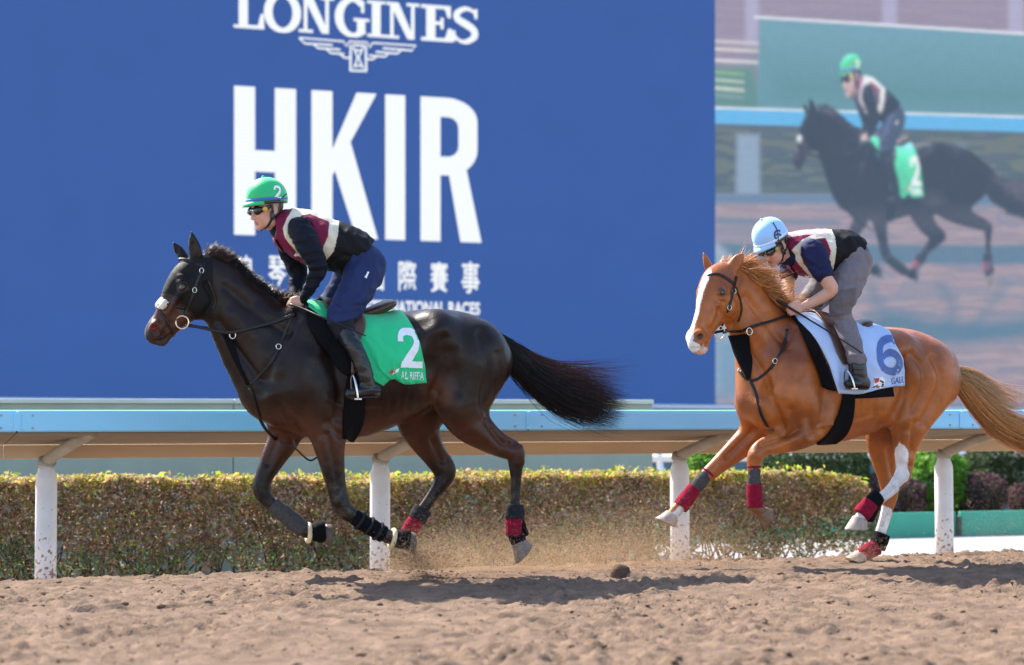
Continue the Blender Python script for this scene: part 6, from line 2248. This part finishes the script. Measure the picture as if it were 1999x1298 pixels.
R2 = dict(
    head=(1510, 476, .03, 34, 15, 0.97),
    torso=[(1546, 480, 24, 0, .095), (1578, 495, 44, 0, .165), (1618, 494, 44, 0, .172), (1648, 492, 40, 0, .165), (1668, 500, 34, 0, .16)],
    pelvis=[(1650, 495, 36, 0, .155), (1664, 510, 31, 0, .165), (1668, 525, 24, 0, .15)],
    arm=[(1588, 490, 24, .18, .068), (1597, 512, 24, .215, .066), (1606, 532, 21, .24, .058), (1614, 547, 17, .25, .05), (1623, 565, 15.5, .25, .046), (1601, 582, 14.5, .20, .042), (1570, 597, 9.5, .16, .030)],
    arm_far=[(1552, 498, 22, -.18, .065), (1543, 518, 21, -.205, .062), (1540, 533, 19, -.205, .055), (1539, 545, 15, -.20, .046), (1538, 562, 14, -.17, .044), (1540, 578, 12, -.12, .038), (1544, 594, 9, -.06, .029)],
    skin_r=[.046, .048, .046, .045, .043, .038, .026], sleeve_n=3, sleeve_fold=0.006,
    grip=[(1540, 607, .12), (1532, 604, -.03)],
    leg=[(1664, 508, 32, .09, .10), (1661, 535, 33, .13, .098), (1652, 565, 29, .18, .085), (1643, 592, 23.5, .23, .07), (1641, 610, 21.5, .245, .062), (1650, 635, 19.5, .26, .06), (1662, 668, 19, None, .056), (1673, 702, 17.5, None, .056)],
    boot=[(1674, 700, 15, None, .045), (1675, 716, 16, None, .048), (1677, 732, 16, None, .044), (1679, 742, 14, None, .04)],
    foot=[(1688, 748, 11.5, 0, .034), (1676, 748, 12, 0.004, .04), (1662, 748, 10, .010, .042), (1655, 749, 7.5, .014, .035)],
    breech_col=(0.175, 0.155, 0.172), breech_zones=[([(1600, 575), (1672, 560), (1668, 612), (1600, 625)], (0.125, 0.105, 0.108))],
    shirt_mat=fabric('navy_shirt', (0.014, 0.018, 0.062), 0.75), hem=[(1678, 470), (1636, 534)],
    zones=[([(1618, 430), (1700, 430), (1700, 600), (1600, 600), (1624, 525), (1632, 489), (1624, 462)], BK),
           ([(1600, 436), (1617, 436), (1630, 462), (1633, 490), (1627, 526), (1606, 556), (1600, 548), (1618, 514), (1622, 489), (1612, 464)], CR),
           ([(1612, 448), (1614, 464), (1597, 465), (1576, 475), (1562, 496), (1570, 517), (1590, 538), (1586, 546), (1556, 512), (1544, 489), (1568, 466)], CR),
           ([(1536, 440), (1612, 436), (1612, 456), (1570, 458), (1536, 464)], (0.66, 0.42, 0.44)), ([(1500, 515), (1512, 516), (1528, 528), (1545, 542), (1540, 552), (1505, 536)], CR)],
    crest=(1574, 539, 0.9), zip=[(1535, 502), (1545, 520), (1556, 536)],
    cap_mat=mat('pale_blue_cap', (0.32, 0.57, 0.92), 0.5, sheen=0.2, nscale=9, namt=0.05, bump=0.12, bscale=30), band_mat=mat('white_band', (0.62, 0.74, 0.88), 0.6),
    cap_number=(_V6, _F6, lambda a, b: (1509 + 15 * a + 2 * (1 - b), 468 - 18 * b - 2 * a), mat('navy_print', (0.03, 0.05, 0.16), 0.6)), cap_strap=[(1508, 434), (1516, 448), (1519, 466), (1517, 480)],
    disc_mat=mat('olive_disc', (0.40, 0.30, 0.08), 0.35))
R1['creases'] = [
    [([(664, 548), (690, 556), (720, 552)], 3.5, -2.4, 'b'), ([(668, 560), (700, 575), (730, 572)], 4, -2.4, 'b'), ([(655, 590), (680, 598), (708, 596)], 3, -3, 'b'), ([(648, 610), (672, 612), (700, 606)], 3, -3, 'b'), ([(700, 515), (690, 545), (668, 590)], 3, 2.4, 'b'), ([(735, 520), (722, 560), (702, 590)], 4, 2.4, 'b'), ([(680, 540), (664, 580)], 3, -2.4, 'b'), ([(712, 500), (716, 540), (700, 575)], 2.5, -1.6, 'b')],
    [([(596, 500), (618, 494), (630, 500)], 3, -3, 'n'), ([(600, 516), (622, 510), (636, 508)], 2.5, -3.6, 'n'), ([(603, 528), (620, 530), (634, 526)], 2.5, -3.6, 'n'), ([(600, 545), (624, 545)], 2.5, -2.6, 'n'), ([(592, 565), (610, 566)], 2, -2.6, 'n'), ([(575, 470), (600, 480)], 3, -2.4, 'n'), ([(585, 450), (612, 470)], 4, 2.4, 'n'), ([(598, 522), (614, 520), (632, 518)], 2.2, 2.6, 'n')],
    [([(660, 450), (690, 480), (690, 520)], 4, -3.4, 'b'), ([(680, 455), (712, 490)], 4, 3.4, 'b'), ([(640, 520), (670, 500), (700, 505)], 4, -3.4, 'b'), ([(655, 535), (690, 520)], 3, 3, 'b'), ([(630, 440), (650, 470)], 4, 2.4, 'b'), ([(545, 470), (565, 495)], 3, -2.4, 'b')]]
R2['creases'] = [
    [([(1632, 545), (1660, 552), (1686, 545)], 3.5, -3, 'b'), ([(1640, 565), (1662, 570)], 3, -3, 'b'), ([(1622, 592), (1640, 600), (1660, 596)], 3, -3.6, 'b'), ([(1624, 606), (1642, 612), (1660, 606)], 3, 2.4, 'b'), ([(1634, 625), (1660, 628)], 3, -3, 'b'), ([(1645, 650), (1672, 652)], 3, -2.6, 'b'), ([(1655, 680), (1680, 684)], 3, -3, 'b'), ([(1650, 692), (1686, 694)], 2.5, 2.6, 'b'), ([(1640, 540), (1630, 580)], 3, 3, 'b'), ([(1680, 500), (1672, 540)], 4, 2.4, 'b')],
    [([(1575, 515), (1600, 525), (1615, 520)], 3, -3, 'n'), ([(1570, 500), (1590, 512)], 3, 2.4, 'n'), ([(1590, 480), (1610, 500)], 4, 2.4, 'n'), ([(1585, 535), (1612, 522)], 2.5, -2.4, 'n')],
    [([(1640, 460), (1655, 490), (1640, 520)], 4, -3.4, 'b'), ([(1655, 465), (1670, 490)], 4, 3, 'b'), ([(1620, 500), (1640, 480)], 3, 2.4, 'b')]]
P1, HD1, BR1, FT1, FR1 = build_rider(H1, R1, BV1, 'rider in green number 2 cap, maroon vest and long dark sleeves')
P2, HD2, BR2, FT2, FR2 = build_rider(H2, R2, BV2, 'rider in pale blue number 6 cap, maroon vest and short sleeves')


def stirrup(fr, top, foot_c, w, parent, mt_):
    """an iron hanging from its leather: eye, two branches and a tread under the foot"""
    hw = 0.056
    t = fr.P(*top, w)
    b = fr.P(*foot_c, w)
    d = b - t
    pts = []
    for a, h in ((-1, 1.0), (-1.02, .78), (-.92, .45), (-.55, .15), (0, 0), (.55, .15), (.92, .45), (1.02, .78), (1, 1.0)):
        pts.append(t + d * h + np.array([0, a * hw, 0]))
    add_mesh('stirrup_iron', *loft([(*p, .0048, .0065) for p in pts], 8, lat=(1, 0, .2), sub=4), M_STEEL, parent)
    v, f = box(b, (.022, hw + .004, .005))
    bevel(add_mesh('stirrup_tread', v, f, M_STEEL, parent, smooth=False), .003)


stirrup(H1, (688, 731), (694, 779), FR1[2][3], SD1, M_STEEL)
stirrup(H2, (1652, 722), (1660, 759), FR2[2][3], SD2, M_STEEL)
for fr, pts, lab in ((H1, [(566, 594, .12), (592, 603, .20), (640, 624, .37), (690, 645, .41), (713, 655, .41)], 'thin black whip held by the rider in the green cap'),
                     (H2, [(1516, 586, .10), (1540, 600, .14), (1580, 624, .24), (1630, 655, .37), (1680, 687, .42)], 'thin black whip held by the rider in the pale blue cap')):
    p = np.array([fr.P(*q) for q in pts])
    root = tag(empty('whip', fr), lab, 'whip')
    rr = [.0085, .0085, .0065, .005, .0035]
    add_mesh('shaft', *loft(np.column_stack([p, rr, rr]), 8, sub=5), M_BLACKL, root)
    q = p[-1] + (p[-1] - p[-2]) * 0.06
    add_mesh('flap', *loft([(*p[-1], .004, .004), (*((p[-1] + q) / 2), .003, .009), (*q, .002, .008)], 8, sub=2), M_BLACKL, root)

# ================================================================== flying dirt
def spray(name, fr, n, px, py, sx, sy, w, sw, rmin, rmax, m, label, seed, kick=None):
    r = np.random.default_rng(seed)
    pts, rad = [], []
    for _ in range(n):
        if kick:
            t = r.random() ** 0.8
            x = px + kick[0] * t + r.normal() * sx * (0.35 + t); y = py + kick[1] * t + r.normal() * sy * (0.3 + t)
        else:
            x, y = px + r.normal() * sx, py + r.normal() * sy
        q = TR.to_local(fr.to_world(fr.P(x, y, w + r.normal() * sw)))
        if q[2] < -0.15: continue
        pts.append(q); rad.append(rmin + (rmax - rmin) * r.random() ** 4)
    o = lumps(name, np.array(pts), np.array(rad), m, label, 'dirt', seed + 1)
    return o


M_SPRAY = mat('flying_dirt', (0.26, 0.165, 0.11), 0.95, spec=0.1)
M_DUST = mat('fine_dust', (0.64, 0.44, 0.27), 1.0, spec=0.0, trans=0.4)
spray('flying_dirt', H1, 2600, 785, 1078, 24, 18, .10, .10, .0012, .010, M_SPRAY, 'spray of dirt kicked up under the front hooves of the bay horse', 101, kick=(60, 22))
spray('flying_dirt', H2, 2200, 1210, 1085, 95, 38, -.1, .25, .0010, .0055, M_SPRAY, 'thin cloud of dirt specks trailing behind the bay horse', 105, kick=(60, -30))
spray('flying_dirt', H2, 1500, 1570, 1080, 110, 26, -.1, .2, .0010, .006, M_SPRAY, 'dirt specks thrown up around the legs of the chestnut horse', 109)


def dust(name, fr, puffs, label, seed):
    """fine dust hanging in the air: tens of thousands of tiny grains in overlapping puffs"""
    r = np.random.default_rng(seed)
    P_ = []
    for px, py, sx, sy, w, sw, n in puffs:
        x, y = px + r.normal(size=n) * sx, py - np.abs(r.normal(size=n)) * sy
        ww = w + r.normal(size=n) * sw
        d = (_fw * FPX)[None] + _rt * (x[:, None] - CX) + _up * (CY - y[:, None])
        dl = np.stack([d @ DV, d @ MV, d[:, 2]], -1)
        t = (-ww - fr.cam[1]) / dl[:, 1]
        q = fr.cam + dl * t[:, None]
        P_.append(q[q[:, 2] > -0.12])
    P_ = np.vstack(P_)
    n = len(P_)
    rad = 0.0010 + 0.0012 * r.random(n) ** 3
    a = r.normal(size=(n, 3, 3)); Q, _ = np.linalg.qr(a)
    T = np.array([[1, 0, 0], [-.5, .866, 0], [-.5, -.866, 0]]) * 1.3
    V = P_[:, None] + np.einsum('ij,njk->nik', T, Q) * rad[:, None, None]
    f = np.arange(3 * n).reshape(n, 3)
    return tag(add_mesh(name, V.reshape(-1, 3), f, M_DUST, fr=fr), label, 'dust', kind='stuff')


dust('dust_cloud', H1, [(830, 1112, 45, 34, .05, .2, 36000), (930, 1114, 60, 45, -.1, .3, 34000), (1060, 1114, 80, 42, -.2, .3, 40000), (1190, 1112, 85, 55, -.3, .3, 52000), (1330, 1107, 80, 60, -.3, .3, 36000)], 'hazy tan dust hanging low behind the bay horse', 120)
dust('dust_cloud', H2, [(1450, 1095, 80, 30, -.3, .3, 6000), (1680, 1095, 60, 22, .0, .2, 6000), (1960, 1090, 60, 50, -.2, .3, 7000)], 'faint dust around the hooves of the chestnut horse', 123)


# ================================================================== the live picture on the screen: the leading pair, seen by the course camera
def finish_video():
    img, GX, GY = VID['img'], VID['gx'], VID['gy']
    g0, g1, st_ = GX[0, 0], GY[0, 0], GX[1, 0] - GX[0, 0]
    wx = ([200, 280, 374, 523, 716, 829, 988, 1213], [1505, 1550, 1583, 1667, 1752, 1801, 1922, 2020])
    wy = ([347, 402, 452, 600, 615, 747, 850, 960, 1100], [108, 146, 194, 276, 288, 385, 428, 482, 562])
    roots = [HB1, P1, CL1, SD1, B1, BP1]
    objs = []

    def walk(o):
        if o.type == 'MESH': objs.append(o)
        for c in o.children: walk(c)
    for r_ in roots: walk(r_)
    light = np.array([-0.45, 0.35, 0.82])
    rg = np.random.default_rng(9)
    X, Y, Dp, C = [], [], [], []
    for o in objs:
        me = o.data
        n = len(me.vertices)
        v = np.zeros(n * 3, np.float32); me.vertices.foreach_get('co', v); v = v.reshape(-1, 3).astype(float)
        me.calc_loop_triangles()
        t = np.zeros(len(me.loop_triangles) * 3, np.int32); me.loop_triangles.foreach_get('vertices', t); t = t.reshape(-1, 3)
        nr = np.zeros(n * 3, np.float32); me.vertices.foreach_get('normal', nr); nr = nr.reshape(-1, 3)
        if 'Col' in me.color_attributes:
            c = np.zeros(n * 4, np.float32); me.color_attributes['Col'].data.foreach_get('color', c); c = c.reshape(-1, 4)[:, :3]
        else:
            c = np.tile(np.array(me.materials[0].node_tree.nodes['Principled BSDF'].inputs['Base Color'].default_value[:3]), (n, 1))
        if o.name.split('.')[0] in ('eye', 'buckle', 'ring', 'rein_ring', 'bit_ring', 'heel_ring', 'stirrup_iron', 'stirrup_tread') or len(t) == 0: continue
        ar = np.linalg.norm(np.cross(v[t[:, 1]] - v[t[:, 0]], v[t[:, 2]] - v[t[:, 0]]), axis=1) / 2
        k = np.clip(np.ceil(ar / 2.2e-5), 1, 400).astype(int)
        if 'tail' in o.name or 'mane' in o.name or 'forelock' in o.name: k[:] = 1
        ti = np.repeat(np.arange(len(t)), k)
        a, b = rg.random(len(ti)), rg.random(len(ti))
        m = a + b > 1
        a[m], b[m] = 1 - a[m], 1 - b[m]
        w = np.stack([1 - a - b, a, b], -1)
        T = t[ti]
        P_ = (v[T] * w[..., None]).sum(1); N_ = (nr[T] * w[..., None]).sum(1); C_ = (c[T] * w[..., None]).sum(1)
        N_ = N_ / (np.linalg.norm(N_, axis=1)[:, None] + 1e-9)
        xy = H1.proj(P_)
        X.append(np.interp(xy[:, 0], *wx)); Y.append(np.interp(xy[:, 1], *wy)); Dp.append(np.linalg.norm(P_ - H1.cam, axis=1))
        lam = np.clip(N_ @ light, 0, 1)
        sky_ = 0.5 + 0.5 * N_[:, 2]
        spec = np.clip(N_ @ np.array([-0.35, -0.25, 0.9]), 0, 1) ** 14
        C.append((C_ * 0.75 + C_.mean(1)[:, None] * np.array([0.20, 0.26, 0.36])) * (0.9 + 0.8 * sky_ + 2.0 * lam)[:, None] + 0.25 * spec[:, None] * np.array([0.9, 0.95, 1.0]) * (lam > 0.05)[:, None] + 0.012)
    C = [np.where((c.mean(1) < 0.16)[:, None], c * 0.35 + c.mean(1)[:, None] * 0.65 * np.array([0.72, 1.0, 1.45]), c) for c in C]
    X, Y, Dp, C = np.concatenate(X), np.concatenate(Y), np.concatenate(Dp), np.vstack(C)
    sub = 2
    NI = GX.shape[0]
    ni, nj = int((GX[:, 0] < 2041).sum()), GX.shape[1]
    Wn, Hn = ni * sub, nj * sub
    ix = np.floor((X - g0) / st_ * sub).astype(int); iy = np.floor((Y - g1) / st_ * sub).astype(int)
    ok = (ix >= 0) & (ix < Wn) & (iy >= 0) & (iy < Hn)
    ix, iy, Dp, C = ix[ok], iy[ok], Dp[ok], C[ok]
    key = ix * Hn + iy
    order = np.lexsort((Dp, key))
    kk = key[order]
    first = np.r_[True, kk[1:] != kk[:-1]]
    lay = np.zeros((Wn * Hn, 3)); al = np.zeros(Wn * Hn)
    lay[kk[first]] = np.clip(C[order][first], 0, 1); al[kk[first]] = 1
    lay = lay.reshape(Wn, Hn, 3); al = al.reshape(Wn, Hn)
    pm = np.concatenate([lay * al[..., None], al[..., None]], -1)
    pm = pm.reshape(ni, sub, nj, sub, 4).mean((1, 3))
    for _ in range(1):
        q = pm.copy()
        q[1:-1] = (pm[:-2] + 2 * pm[1:-1] + pm[2:]) / 4
        q[:, 1:-1] = (q[:, :-2] + 2 * q[:, 1:-1] + q[:, 2:]) / 4
        pm = q
    img = img.copy()
    img[:ni] = img[:ni] * (1 - pm[..., 3:]) + pm[..., :3]
    ni = NI
    img = img * 0.84 + 0.16 * np.array(srgb(140, 172, 214))
    img = img * (1 + 0.06 * vnoise2(GX, GY, 6, 8)[..., None])
    r = (_fw * FPX)[None, None] + _rt * (GX[..., None] - CX) + _up * (CY - GY[..., None])
    rl = np.stack([r @ DV, r @ MV, r[..., 2]], -1)
    t = -SC.cam[1] / rl[..., 1]
    pts = SC.cam + rl * t[..., None]
    I = np.arange(ni * nj).reshape(ni, nj)
    f = np.stack([I[:-1, :-1], I[:-1, 1:], I[1:, 1:], I[1:, :-1]], -1).reshape(-1, 4)
    add_mesh('live_picture', pts.reshape(-1, 3), f, M_SVID, VID['root'], smooth=False, cols=img.reshape(-1, 3))


finish_video()
